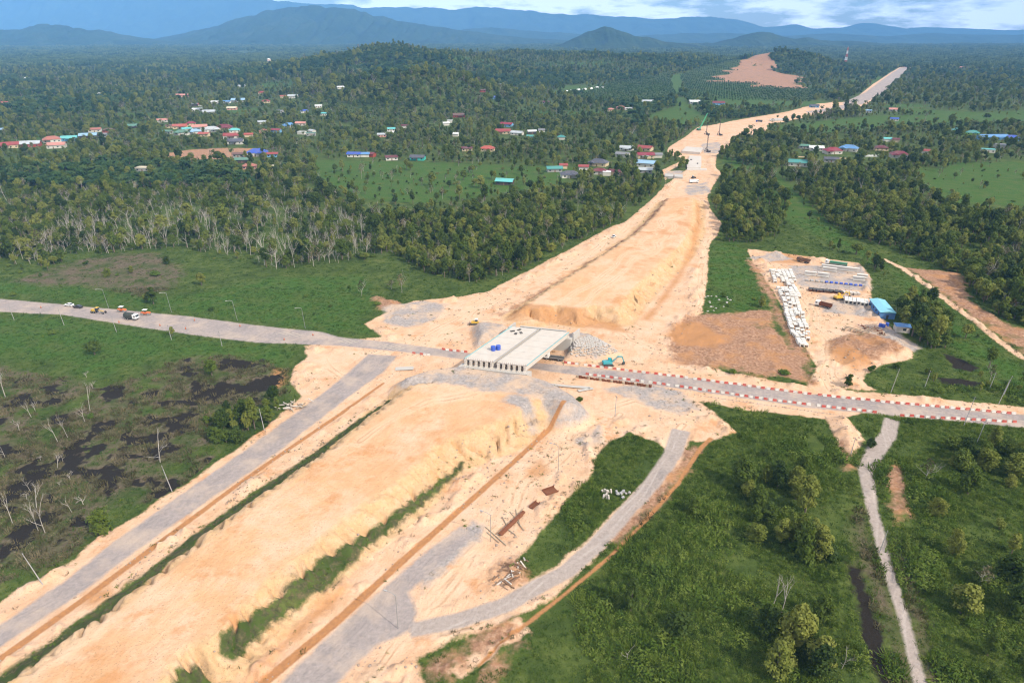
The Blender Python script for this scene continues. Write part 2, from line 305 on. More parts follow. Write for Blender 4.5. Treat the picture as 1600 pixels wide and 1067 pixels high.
HILLS = [(-330, 2150, 400, 360, 78), (-150, 1330, 150, 130, 44), (-235, 1440, 170, 160, 36), (330, 2500, 520, 330, 47), (80, 2700, 400, 300, 48),
         (-480, 2500, 400, 300, 45), (890, 2450, 210, 160, 62), (770, 2420, 150, 130, 44), (620, 2900, 300, 200, 38)]
AX = np.array([0.474, 0.880])          # direction of the new highway
def height(x, y, F):
    n1 = fbm(x * 0.05, y * 0.05, 3, 3) - 0.5
    n2 = fbm(x * 0.22, y * 0.22, 9, 3) - 0.5
    green = np.clip(np.minimum(np.minimum(F['sand'], F['asph']), np.minimum(F['gravel'], F['mud'])) / 4, 0, 1)
    near_r = sstep(x, 20, 60) * (1 - sstep(y, 200, 260))
    z = green * (n1 * 1.0 + n2 * (0.7 + 1.5 * near_r) - 0.25)
    z = z + np.where(F['mud'] < 3, (n2 * 1.8 + 0.3) * np.clip((3 - F['mud']) / 3, 0, 1) * np.clip((F['asph'] - 1) / 3, 0, 1), 0)
    rough = np.clip(-F['sand'] / 3, 0, 1) * np.clip((F['asph']) / 2, 0, 1)
    n4 = fbm(x * .75, y * .75, 13, 3) - .5
    flat = np.clip(1 + np.minimum(F['emb1'], F['emb2']) / 2, 0, 1)
    z = z + rough * (n2 * 0.45 + n4 * .38 * (.25 + .75 * flat))
    edge = np.clip((-F['sand'] + 1) / 3, 0, 1) * np.clip((11 + F['sand']) / 5, 0, 1) * np.clip((F['asph'] - 1) / 3, 0, 1) * np.clip((F['lane'] - .5) / 2, 0, 1)
    z = z + edge * np.clip(fbm(x * .21, y * .21, 101, 3) - .52, 0, 1) * 7.0
    # swamp hollows and ditches
    jag = (fbm(x * 0.35, y * 0.35, 21, 3) - 0.5) * 5.0
    sw = np.clip((4 - F['swamp']) / 6, 0, 1)
    z = z - sw * 0.1
    jag = jag + (fbm(x * 0.9, y * 0.9, 23, 2) - 0.5) * 4.0
    z = z - 0.9 * sstep(-(F['pool'] + jag - .5), -1.0, 1.5)
    z = z - 1.3 * sstep(-(F['ditch'] + jag * 0.35), -1.2, 1.0)
    z = z - 2.2 * sstep(-F['trench'], -0.6, 1.2)
    z = z - 0.45 * sstep(-F['drain'], -0.7, 0.5) - 1.0 * sstep(-F['cut'], -.8, 1.0)
    # embankments with eroded flanks
    s = x * AX[0] + y * AX[1]; q = x * AX[1] - y * AX[0]
    sw_ = s + (vnoise(s * .12, q * .25, 35) - .5) * 5
    gul = vnoise(sw_ * 0.30, q * 0.05, 31); gul2 = vnoise(sw_ * .75, q * 0.12, 33)
    ce = np.floor(sw_ / 5.2); ds = np.full(x.shape, 9.0); st = np.zeros(x.shape)
    for k in (-1, 0, 1):
        c0 = ce + k; dk = np.abs(sw_ - (c0 + .15 + .7 * hash2(c0, c0 * 0, 121)) * 5.2); nr_ = dk < ds
        ds = np.where(nr_, dk, ds); st = np.where(nr_, .45 + .55 * hash2(c0, c0 * 0, 123), st)
    cr1 = np.clip(1 - ds / 1.0, 0, 1) * st; bulge = np.sqrt(np.clip(ds / 2.6, 0, 1)) * 1.5 - .9
    cr2 = np.clip(1 - np.abs(gul2 - .5) * 5.0, 0, 1)
    for nm, top in (('emb1', EZ), ('emb2', 5.0)):
        d = F[nm]
        right = 1.0 if nm == 'emb2' else sstep(q, -195, -150)
        wob = (vnoise(x * 0.15, y * 0.15, 41) - 0.5) * 1.6 + (gul2 - 0.5) * .8 - bulge * right
        e = top * (1 - np.clip((d + wob + 0.6) / (9.0 if nm == 'emb1' else 7.2), 0, 1) ** .72)
        e = np.where(e >= top, top, e)
        on = np.clip((d + 2.6) / 2.4, 0, 1) * np.clip((9 - d) / 4, 0, 1)
        e = np.maximum(e - on * (3.4 * cr1 + .9 * cr2) * right * (.6 + .4 * sstep(d, -1.5, 1.5)) * np.clip((F['strips'] + .8) / 1.6, .1, 1), -.2)
        z = np.maximum(z, e) if nm == 'emb2' else np.where(d < 9.5, np.maximum(z, e), z)
        z = np.where(d < -2.6, top + n2 * 0.25 + n1 * 0.3, z)
    md = 5.9 * np.clip(1 - (F['mound'] - .2 + n2 * 1.5) / 8.0, 0, 1) * sstep(x + 1.2 * y, 180, 225)
    z = np.where((F['mound'] < 8), np.maximum(z, md + n2 * .3), z)
    keep = np.clip((F['road'] - 0.2) / 2.5, 0, 1)      # the public road stays level
    z = np.where(F['road'] < 2.7, z * keep, z)
    for f, P, h in ((F['gravel'], ABUT_L, 4.2), (F['gravel'], ABUT_R, 4.2)):
        d = sd_poly(x, y, P)
        z = np.where(d < 3, np.maximum(z, h * np.clip((1.5 - d) / 4.5, 0, 1) + n2 * 0.4), z)
    d = sd_poly(x, y, SAND_PARTS[2]); z = np.where(d < 2, z + 1.6 * np.clip((1 - d) / 5, 0, 1), z)
    d = sd_poly(x, y, YARDMUD); z = np.where(d < 2, z + np.clip((1 - d) / 5, 0, 1) * (0.8 + 1.5 * (n2 + .5)), z)
    hl = np.zeros(x.shape)
    for hx, hy, rx, ry, hh in HILLS:
        r2 = ((x - hx) / rx) ** 2 + ((y - hy) / ry) ** 2
        m = r2 < 6
        if m.any():
            b = np.exp(-r2 * 1.3) * hh
            b = b * (0.75 + 0.5 * fbm(x * 0.008, y * 0.008, 55, 4))
            hl = np.where(m, np.maximum(hl, b), hl)
    return z + hl
def Hz(x, y):
    xa = np.atleast_1d(np.asarray(x, float)); ya = np.atleast_1d(np.asarray(y, float))
    r = height(xa, ya, fields(xa, ya))
    return r if np.ndim(x) else float(r[0])

# ------------------------------------------------------------------ node material helpers
def srgb(r, g, b):
    f = lambda c: ((c / 255) / 12.92 if c / 255 <= 0.04045 else ((c / 255 + 0.055) / 1.055) ** 2.4)
    return (f(r), f(g), f(b), 1)
class NT:
    def __init__(s, name):
        s.m = bpy.data.materials.new(name); s.m.use_nodes = True
        s.t = s.m.node_tree; s.t.nodes.clear()
        s.out = s.n('ShaderNodeOutputMaterial')
        s.geo = s.n('ShaderNodeNewGeometry')
    def n(s, ty, **kw):
        nd = s.t.nodes.new(ty)
        for k, v in kw.items(): setattr(nd, k, v)
        return nd
    def l(s, a, b): s.t.links.new(a, b)
    def put(s, sock, v):
        if hasattr(v, 'is_output'): s.l(v, sock)
        else: sock.default_value = v
    def math(s, op, a, b=0.0, clamp=False):
        nd = s.n('ShaderNodeMath', operation=op, use_clamp=clamp); s.put(nd.inputs[0], a); s.put(nd.inputs[1], b); return nd.outputs[0]
    def noise(s, scale, detail=4, rough=0.5, vec=None, dist=0.0):
        nd = s.n('ShaderNodeTexNoise'); nd.inputs['Scale'].default_value = scale; nd.inputs['Detail'].default_value = detail
        nd.inputs['Roughness'].default_value = rough; nd.inputs['Distortion'].default_value = dist
        s.l(vec if vec is not None else s.geo.outputs['Position'], nd.inputs['Vector']); return nd.outputs[0]
    def ramp(s, f, stops):
        nd = s.n('ShaderNodeValToRGB'); e = nd.color_ramp.elements
        e[0].position, e[0].color = stops[0]; e[1].position, e[1].color = stops[-1]
        for p, c in stops[1:-1]:
            k = e.new(p); k.color = c
        s.l(f, nd.inputs[0]); return nd.outputs[0]
    def mix(s, f, a, b, mode='MIX'):
        nd = s.n('ShaderNodeMix', data_type='RGBA', blend_type=mode); s.put(nd.inputs[0], f); s.put(nd.inputs[6], a); s.put(nd.inputs[7], b); return nd.outputs[2]
    def attr(s, name):
        nd = s.n('ShaderNodeAttribute', attribute_name=name); return nd.outputs['Fac']
    def mapr(s, v, a, b, c=0.0, d=1.0):
        nd = s.n('ShaderNodeMapRange'); s.put(nd.inputs[0], v)
        for i, q in enumerate((a, b, c, d)): nd.inputs[i + 1].default_value = q
        return nd.outputs[0]
    def bsdf(s, color, rough=0.8, spec=0.2, metal=0.0, bump=None, bstr=0.3, bdist=0.1):
        p = s.n('ShaderNodeBsdfPrincipled'); s.put(p.inputs['Base Color'], color); s.put(p.inputs['Roughness'], rough)
        p.inputs['Specular IOR Level'].default_value = spec; p.inputs['Metallic'].default_value = metal
        if bump is not None:
            b = s.n('ShaderNodeBump'); b.inputs['Strength'].default_value = bstr; b.inputs['Distance'].default_value = bdist
            s.l(bump, b.inputs['Height']); s.l(b.outputs[0], p.inputs['Normal'])
        s.l(p.outputs[0], s.out.inputs['Surface']); return p

def c4(r, g, b): return (r, g, b, 1)
_mats = {}
def paint(name, col, rough=0.6, spec=0.3, metal=0.0, dirt=0.25, dirtcol=(0.28, 0.2, 0.14, 1), scale=0.8):
    """Plain coloured surface with uneven dust and fading."""
    if name in _mats: return _mats[name]
    t = NT(name)
    n = t.noise(scale, 5, 0.6); n2 = t.noise(scale * 7, 3, 0.6)
    c = t.mix(t.mapr(n, 0.42, 0.75, 0, dirt), col, dirtcol)
    c = t.mix(t.mapr(n2, 0.3, 0.7, 0, 0.16), c, tuple(v * 0.7 for v in col[:3]) + (1,))
    t.bsdf(c, rough, spec, metal)
    _mats[name] = t.m
    return t.m

def terrain_material():
    t = NT('terrain')
    P = t.geo.outputs['Position']
    mr = t.n('ShaderNodeMapping'); mr.inputs['Rotation'].default_value = (0, 0, math.radians(28.3))
    mp = t.n('ShaderNodeMapping'); mp.inputs['Scale'].default_value = (1, 0.05, 1)
    t.l(P, mr.inputs['Vector'])
    wv = t.n('ShaderNodeVectorMath', operation='ADD'); nz = t.n('ShaderNodeTexNoise'); nz.inputs['Scale'].default_value = .02; t.l(P, nz.inputs['Vector'])
    sv = t.n('ShaderNodeVectorMath', operation='SCALE'); sv.inputs['Scale'].default_value = 26.0; t.l(nz.outputs[1], sv.inputs[0]); t.l(mr.outputs[0], wv.inputs[0]); t.l(sv.outputs[0], wv.inputs[1]); t.l(wv.outputs[0], mp.inputs['Vector'])                                     # stretched along the highway: wheel ruts, scraper streaks
    streak = t.noise(0.55, 5, 0.62, mp.outputs[0]); ruts = t.noise(1.6, 3, 0.6, mp.outputs[0])
    big = t.noise(0.018, 4, 0.55); mid = t.noise(0.11, 5, 0.6); fine = t.noise(0.9, 5, 0.65); grit = t.noise(4.5, 3, 0.7)
    e1 = t.math('SUBTRACT', t.noise(0.3, 6, 0.65), 0.5); e2 = t.math('SUBTRACT', t.noise(0.09, 5, 0.6), 0.5)
    e3 = t.math('SUBTRACT', t.noise(1.7, 4, 0.7), 0.5)
    def mask(name, a1, a2, w, a3=1.2):
        v = t.math('ADD', t.attr(name), t.math('MULTIPLY', e3, a3 * min(1.0, a1)))
        v = t.math('ADD', v, t.math('MULTIPLY', e1, a1)); v = t.math('ADD', v, t.math('MULTIPLY', e2, a2))
        return t.mapr(v, w, -w, 0, 1)
    # vegetation floor
    g = t.ramp(mid, [(0.28, c4(.030, .050, .007)), (0.45, c4(.055, .086, .012)), (0.6, c4(.094, .124, .022)), (0.78, c4(.15, .15, .045))])
    g = t.mix(t.mapr(fine, .35, .7, 0, .55), g, c4(.03, .055, .01))
    lush = t.ramp(fine, [(0.25, c4(.022, .056, .006)), (0.5, c4(.041, .097, .009)), (0.75, c4(.086, .148, .02))])
    lush = t.mix(t.mapr(mid, .45, .7, 0, .6), lush, c4(.098, .105, .026))
    g = t.mix(mask('lush', 5, 14, 3.0), g, lush)
    dry = t.ramp(fine, [(0.25, c4(.05, .038, .024)), (0.5, c4(.115, .085, .055)), (0.75, c4(.19, .145, .10))])
    dm = mask('dry', 6, 14, 3.0)
    dm = t.math('MULTIPLY', dm, t.mapr(mid, .36, .56, 0.15, .95))
    g = t.mix(dm, g, dry)
    # sand
    s = t.ramp(mid, [(0.25, c4(0.515, 0.258, 0.126)), (0.42, c4(0.607, 0.342, 0.180)), (0.58, c4(0.653, 0.401, 0.241)), (0.75, c4(0.589, 0.292, 0.142))])
    s = t.mix(t.mapr(big, .42, .62, 0, .6), s, c4(0.626, 0.363, 0.180))
    s = t.mix(t.mapr(streak, .52, .72, 0, .38), s, c4(0.478, 0.254, 0.122))
    s = t.mix(t.mapr(streak, .44, .28, 0, .35), s, c4(0.681, 0.482, 0.314))
    pk = t.noise(.045, 6, .7); s = t.mix(t.mapr(pk, .48, .62, 0, .75), s, c4(0.672, 0.465, 0.317)); s = t.mix(t.mapr(pk, .42, .3, 0, .5), s, c4(0.534, 0.292, 0.126))
    s = t.mix(t.mapr(fine, .52, .78, 0, .3), s, c4(0.350, 0.211, 0.122))
    s = t.mix(t.mapr(ruts, .62, .74, 0, .16), s, c4(0.331, 0.203, 0.115))
    pale = t.mix(t.mapr(fine, .35, .7, 0, .7), c4(.585, .385, .205), c4(.47, .275, .135)); pale = t.mix(t.mapr(t.noise(.22, 5, .7), .48, .62, 0, .6), pale, c4(.62, .42, .27))
    pnk = t.ramp(t.noise(.14, 6, .7), [(.3, c4(.51, .29, .165)), (.45, c4(.63, .405, .26)), (.6, c4(.70, .49, .355)), (.75, c4(.57, .395, .29))])
    pnk = t.mix(t.mapr(streak, .5, .68, 0, .5), pnk, c4(.50, .33, .22)); pnk = t.mix(t.mapr(ruts, .56, .70, 0, .35), pnk, c4(.40, .27, .18))
    s = t.mix(t.math('MULTIPLY', t.math('SUBTRACT', 1.0, mask('top', 4, 5, 2.5)), .6), s, pnk)
    s = t.mix(mask('pale', 1.5, 1.5, 1.0), s, pale)
    rd = t.attr('ruts'); wob = t.math('ADD', rd, t.math('MULTIPLY', e1, .5))
    tr1 = t.mapr(t.math('ABSOLUTE', t.math('SUBTRACT', wob, .95)), .45, .15); tr2 = t.mapr(wob, 3.2, 1.6)
    s = t.mix(t.math('MULTIPLY', tr2, .45), s, c4(0.699, 0.490, 0.329))
    s = t.mix(t.math('MULTIPLY', tr1, t.mapr(mid, .42, .6, .0, .55)), s, c4(0.405, 0.228, 0.119))
    pebble = t.noise(2.6, 2, .5); s = t.mix(t.mapr(pebble, .62, .70, 0, .6), s, c4(0.276, 0.169, 0.099))
    stain = t.noise(.075, 7, .72); s = t.mix(t.mapr(stain, .555, .65, 0, .65), s, c4(0.506, 0.228, 0.084))
    col = t.mix(mask('sand', 2.6, 3.0, 0.45), g, s)
    mud = t.ramp(fine, [(0.25, c4(0.166, 0.079, 0.041)), (0.5, c4(0.331, 0.180, 0.107)), (0.75, c4(0.497, 0.317, 0.205))])
    mud = t.mix(t.mapr(mid, .5, .64, 0, .6), mud, c4(0.442, 0.211, 0.082)); mud = t.mix(t.mapr(pk, .58, .66, 0, .5), mud, c4(0.055, 0.079, 0.016))
    col = t.mix(mask('mud', 9, 13, 1.6), col, mud)
    och = t.mix(t.mapr(fine, .35, .7, 0, .7), c4(.50, .235, .085), c4(.34, .155, .065))
    col = t.mix(t.math('MULTIPLY', mask('ochre', 3, 4, 1.5), .75), col, och)
    gr = t.ramp(fine, [(0.2, c4(.20, .175, .16)), (0.5, c4(.34, .295, .27)), (0.8, c4(.50, .44, .40))])
    gr = t.mix(t.mapr(mid, .44, .62, 0, .75), gr, c4(.60, .41, .27)); gr = t.mix(t.math('MULTIPLY', tr1, .15), gr, c4(.58, .49, .42))
    col = t.mix(mask('gravel', 4.5, 6.0, 1.1), col, gr)
    a = t.ramp(fine, [(0.2, c4(.25, .215, .20)), (0.5, c4(.335, .28, .256)), (0.8, c4(.42, .35, .32))])
    a = t.mix(t.mapr(streak, .5, .66, 0, .5), a, c4(.22, .19, .18)); a = t.mix(t.mapr(mid, .46, .64, 0, .7), a, c4(.50, .385, .30))
    a = t.mix(t.mapr(e2, .0, .18, 0, .4), a, c4(.2, .18, .185))
    ln = t.ramp(fine, [(0.2, c4(.28, .225, .195)), (0.5, c4(.37, .305, .265)), (0.8, c4(.45, .375, .33))]); ln = t.mix(t.math('MULTIPLY', tr1, t.mapr(mid, .4, .6, 0, .4)), ln, c4(.54, .46, .41))
    col = t.mix(mask('lane', .6, .6, 0.4), col, ln)
    col = t.mix(mask('asph', 1.6, 1.6, 0.6), col, a)
    dr = t.mix(t.mapr(fine, .4, .65, 0, .6), c4(.44, .20, .075), c4(.27, .135, .07))
    col = t.mix(mask('drain', 0.5, 0.5, 0.25), col, dr)
    gs = t.ramp(fine, [(0.25, c4(.028, .033, .012)), (0.5, c4(.07, .07, .028)), (0.75, c4(.16, .12, .06))])
    col = t.mix(t.math('MULTIPLY', mask('strips', 3.0, 2.5, 0.8), t.mapr(t.noise(.5, 4, .7), .44, .56, .05, 1)), col, gs)
    wet = mask('wet', 0.6, 0.4, 0.6)
    col = t.mix(wet, col, c4(.014, .011, .008))
    col = t.mix(t.mapr(grit, .35, .7, 0, .18), col, c4(.1, .08, .06))
    h = t.math('ADD', t.math('MULTIPLY', fine, .6), t.math('MULTIPLY', grit, .25))
    h = t.math('ADD', h, t.math('MULTIPLY', ruts, .25))
    t.bsdf(col, 0.95, 0.1, bump=h, bstr=1.0, bdist=0.5)
    return t.m
M_TERRAIN = terrain_material()

# ------------------------------------------------------------------ scene bookkeeping
def tag(o, label=None, cat=None, group=None, kind=None):
    if label: o['label'] = label
    if cat: o['category'] = cat
    if group: o['group'] = group
    if kind: o['kind'] = kind
    return o
def link_mesh(name, me, mat=None, parent=None):
    o = bpy.data.objects.new(name, me); COL.objects.link(o)
    if mat is not None and len(me.materials) == 0: me.materials.append(mat)
    if parent is not None: o.parent = parent
    return o
def thing(name, label, cat, loc, rz=0.0, group=None, scale=1.0):
    o = bpy.data.objects.new(name, None); COL.objects.link(o)
    o.empty_display_size = 0.5
    o.location = loc; o.rotation_euler = (0, 0, rz); o.scale = (scale,) * 3
    return tag(o, label, cat, group)
def copy_tree(o, parent=None):
    c = o.copy(); COL.objects.link(c)
    if parent is not None: c.parent = parent
    for ch in o.children: copy_tree(ch, c)
    return c

class MB:
    """Collects simple solids into one mesh."""
    def __init__(s): s.v, s.f = [], []
    def add(s, vs, fs):
        b = len(s.v); s.v += [tuple(p) for p in vs]; s.f += [tuple(i + b for i in f) for f in fs]; return s
    def box(s, c, d, rz=0.0, top=1.0, ry=0.0):
        hx, hy, hz = d[0] / 2, d[1] / 2, d[2] / 2
        vs = [(-hx, -hy, -hz), (hx, -hy, -hz), (hx, hy, -hz), (-hx, hy, -hz), (-hx * top, -hy * top, hz), (hx * top, -hy * top, hz), (hx * top, hy * top, hz), (-hx * top, hy * top, hz)]
        R = Matrix.Rotation(rz, 3, 'Z') @ Matrix.Rotation(ry, 3, 'Y')
        vs = [R @ Vector(p) + Vector(c) for p in vs]
        return s.add(vs, [(0, 3, 2, 1), (4, 5, 6, 7), (0, 1, 5, 4), (1, 2, 6, 5), (2, 3, 7, 6), (3, 0, 4, 7)])
    def tube(s, p0, p1, r0, r1=None, n=6, cap=True):
        r1 = r0 if r1 is None else r1
        p0, p1 = Vector(p0), Vector(p1); d = p1 - p0
        if d.length < 1e-6: return s
        q = d.to_track_quat('Z', 'Y'); b = len(s.v)
        for p, r in ((p0, r0), (p1, r1)):
            for i in range(n):
                a = 2 * math.pi * i / n
                s.v.append(tuple(q @ Vector((math.cos(a) * r, math.sin(a) * r, 0)) + p))
        for i in range(n): s.f.append((b + i, b + (i + 1) % n, b + n + (i + 1) % n, b + n + i))
        if cap: s.f.append(tuple(b + i for i in reversed(range(n)))); s.f.append(tuple(b + n + i for i in range(n)))
        return s
    def prism(s, prof, y0, y1, taper=None):
        """Outline in x/z swept along y; taper gives the outline at y1."""
        n = len(prof); p2 = taper or prof
        vs = [(x, y0, z) for x, z in prof] + [(x, y1, z) for x, z in p2]
        fs = [(i, (i + 1) % n, n + (i + 1) % n, n + i) for i in range(n)] + [tuple(reversed(range(n))), tuple(range(n, 2 * n))]
        return s.add(vs, fs)
    def quad(s, a, b, c, d): return s.add([a, b, c, d], [(0, 1, 2, 3)])
    def mesh(s, name, mat=None, smooth=False):
        me = bpy.data.meshes.new(name); me.from_pydata(s.v, [], s.f)
        if mat: me.materials.append(mat)
        if smooth: me.shade_smooth()
        me.update(); return me
    def part(s, name, mat, parent=None, smooth=False, bevel=0.0):
        o = link_mesh(name, s.mesh(name, mat, smooth), None, parent)
        if bevel:
            md = o.modifiers.new('edge', 'BEVEL'); md.width = bevel; md.segments = 1; md.limit_method = 'ANGLE'
        return o

# ------------------------------------------------------------------ terrain
def build_terrain():
    ys = [70.0]
    while ys[-1] < 7500:
        y = ys[-1]
        ys.append(y + (max(0.45, 0.0046 * y) if y < 620 else 0.012 * y))
    ys = np.array(ys); nr = len(ys); nc = 680
    t = np.linspace(-1, 1, nc)
    hw = 0.75 * (CP * ys + CAM_H * SP) * 1.22 + 12
    X = hw[:, None] * t[None, :]; Y = np.repeat(ys[:, None], nc, 1)
    X = X + (hash2(np.arange(nr * nc).reshape(nr, nc), np.zeros((nr, nc)), 5) - .5) * (hw[:, None] / nc) * 0.5
    x, y = X.ravel(), Y.ravel()
    F = fields(x, y); z = height(x, y, F)
    q = x * AX[1] - y * AX[0]
    e1 = F['emb1']; e2 = F['emb2']
    pale = np.where((e1 > -3.0) & (e1 < 9) & (q > -185), np.abs(e1 - 3) - 5.5, FAR)
    pale = np.minimum(pale, np.where((e2 > -2.5) & (e2 < 9), np.abs(e2 - 3) - 5.0, FAR))
    quarry = np.where((z > 12) & (np.abs(x - 840) < 260) & (np.abs(y - 2400) < 200), -((fbm(x * .012, y * .012, 77, 3) - 0.42) * 90 + np.clip(z - 30, -10, 12)), FAR)
    jag = (fbm(x * 0.35, y * 0.35, 21, 3) - 0.5) * 5.0
    wx, wy = x + (vnoise(x * .06, y * .06, 81) - .5) * 7, y + (vnoise(x * .06, y * .06, 83) - .5) * 7
    ruts = np.full(x.shape, FAR)
    for P in RUTS: ruts = np.minimum(ruts, sd_line(wx, wy, P))
    jag = jag + (fbm(x * 0.9, y * 0.9, 23, 2) - 0.5) * 4.0
    wet = np.minimum(np.minimum(F['pool'] + jag + .3, F['ditch0'] + jag * .35), FAR)
    at = {'top': np.minimum(e1, e2), 'sand': F['sand'], 'pale': pale, 'mud': F['mud'], 'ochre': F['ochre'], 'gravel': F['gravel'], 'asph': F['asph'], 'drain': F['drain'],
          'dry': F['dry'], 'lush': F['lush'], 'strips': F['strips'], 'wet': wet, 'ruts': ruts, 'lane': F['lane']}
    idx = np.arange(nr * nc).reshape(nr, nc)
    quads = np.stack([idx[:-1, :-1], idx[:-1, 1:], idx[1:, 1:], idx[1:, :-1]], -1).reshape(-1, 4)
    fc = lambda a: a[quads].mean(1)
    reg = np.zeros(len(quads), int)
    order = [('construction_ground', F['sand'], 'bare sandy construction ground of the new highway corridor'),
             ('muddy_ground', F['mud'], 'churned reddish brown mud patches around the site'),
             ('yard_ground', F['yard'], 'pale gravelly storage yard beside the highway works'),
             ('embankment', np.minimum(e1 - 8.5, FAR), 'long flat topped sand embankment rising to the near side of the overpass'),
             ('embankment', np.minimum(e2 - 8.5, FAR), 'pale sand embankment with gullied flank beyond the overpass'),
             ('gravel_mound', F['mound'], 'grey gravel ridge piled at the near end of the overpass'),
             ('gravel_path', F['path'], 'curving grey gravel path beside the green scrub'),
             ('dirt_track', F['track'], 'narrow pale farm tracks through the green land'),
             ('drainage_channel', F['drain'], 'orange earth drainage channels along the works'),
             ('service_road', F['service'], 'grey side road along the foot of the embankment and the swamp'),
             ('service_road', F['front'], 'grey patch of side road at the bottom edge below the embankment'),
             ('far_road', F['farroad'], 'grey finished stretch of highway far away'),
             ('road', F['road'], 'two lane asphalt road crossing under the overpass')]
    for i, (nm, f, lb) in enumerate(order):
        reg[fc(f) < 0] = i + 1
    def make(name, sel, label):
        qd = quads[sel]
        u, inv = np.unique(qd, return_inverse=True)
        me = bpy.data.meshes.new(name)
        n = len(u); k = len(qd)
        me.vertices.add(n); me.vertices.foreach_set('co', np.stack([x[u], y[u], z[u]], 1).astype(np.float32).ravel())
        me.loops.add(k * 4); me.loops.foreach_set('vertex_index', inv.reshape(-1).astype(np.int32))
        me.polygons.add(k); me.polygons.foreach_set('loop_start', np.arange(0, k * 4, 4, dtype=np.int32))
        me.polygons.foreach_set('loop_total', np.full(k, 4, dtype=np.int32))
        for an, av in at.items():
            a = me.attributes.new(an, 'FLOAT', 'POINT'); a.data.foreach_set('value', av[u].astype(np.float32))
        me.update(); me.shade_smooth()
        tag(link_mesh(name, me, M_TERRAIN), label, name.replace('_', ' '), kind='structure')
    make('ground', reg == 0, 'green grass and scrub land around the highway works')
    for i, (nm, f, lb) in enumerate(order):
        if (reg == i + 1).any(): make(nm, reg == i + 1, lb)
build_terrain()

# the plain beyond and beside the detailed ground
t = NT('plain')
a_ = t.noise(0.0016, 6, 0.62); b_ = t.noise(0.012, 4, 0.65)
c_ = t.ramp(a_, [(0.3, c4(.022, .042, .014)), (0.48, c4(.035, .06, .018)), (0.6, c4(.06, .085, .03)), (0.72, c4(.11, .10, .06))])
t.bsdf(t.mix(t.mapr(b_, .35, .7, 0, .6), c_, c4(.015, .03, .01)), 0.95, 0.1)
mb = MB(); mb.quad((-15500, -600, -4), (15500, -600, -4), (15500, 15000, -4), (-15500, 15000, -4))
tag(mb.part('plain', t.m), 'flat green plain reaching to the mountains', 'plain', kind='structure')

# water sheets lying in the hollows
def water_mat(name, col, rough=0.03):
    t = NT(name); n = t.noise(1.2, 3, .5)
    t.bsdf(t.mix(t.noise(.15, 3), col, tuple(v * 1.8 for v in col[:3]) + (1,)), rough, 0.55, bump=n, bstr=0.08, bdist=0.05); return t.m
M_WATER = water_mat('swamp_water', c4(.006, .006, .007))
M_MUDWATER = water_mat('muddy_water', c4(.16, .11, .055), .12)
M_GREENWATER = water_mat('green_water', c4(.045, .055, .02), .1)
def sheet(P, z, grow=2.0):
    c = P.mean(0); Q = c + (P - c) * (1 + grow / max(1.0, np.abs(P - c).max()))
    mb = MB(); mb.add([(p[0], p[1], z) for p in Q], [tuple(range(len(Q)))]); return mb
mb = MB()
s_ = sheet(DRY[1], -0.62, -5.0); mb.add(s_.v, s_.f)
tag(mb.part('swamp_water', M_WATER), 'dark still pools in the swampy grass', 'water', kind='structure')
for P, z, m, lb in ((DITCH_W[0], -1.05, M_WATER, 'dark water in the long ditch beside the farm track'), (DITCH_W[1], -.85, M_GREENWATER, 'small pond below the culvert by the road'),
                    (DITCH_W[2], -.75, M_GREENWATER, 'small green pond in the sand near the trench'), (DITCH_W[3], -.8, M_MUDWATER, 'narrow muddy channel beside the yard'),
                    (DITCH_W[4], -.7, M_MUDWATER, 'brown puddle between mud and road'), (DITCH_W[5], -.8, M_WATER, 'dark pool in the grass right of the yard'),
                    (DITCH_W[6], -.8, M_WATER, 'thin dark pool above the right end of the road'), (DITCH_W[7], -.4, M_MUDWATER, 'pale fish pond among village trees')):
    tag(sheet(P, z, 1.0).part('pond_water', m), lb, 'water', kind='structure')
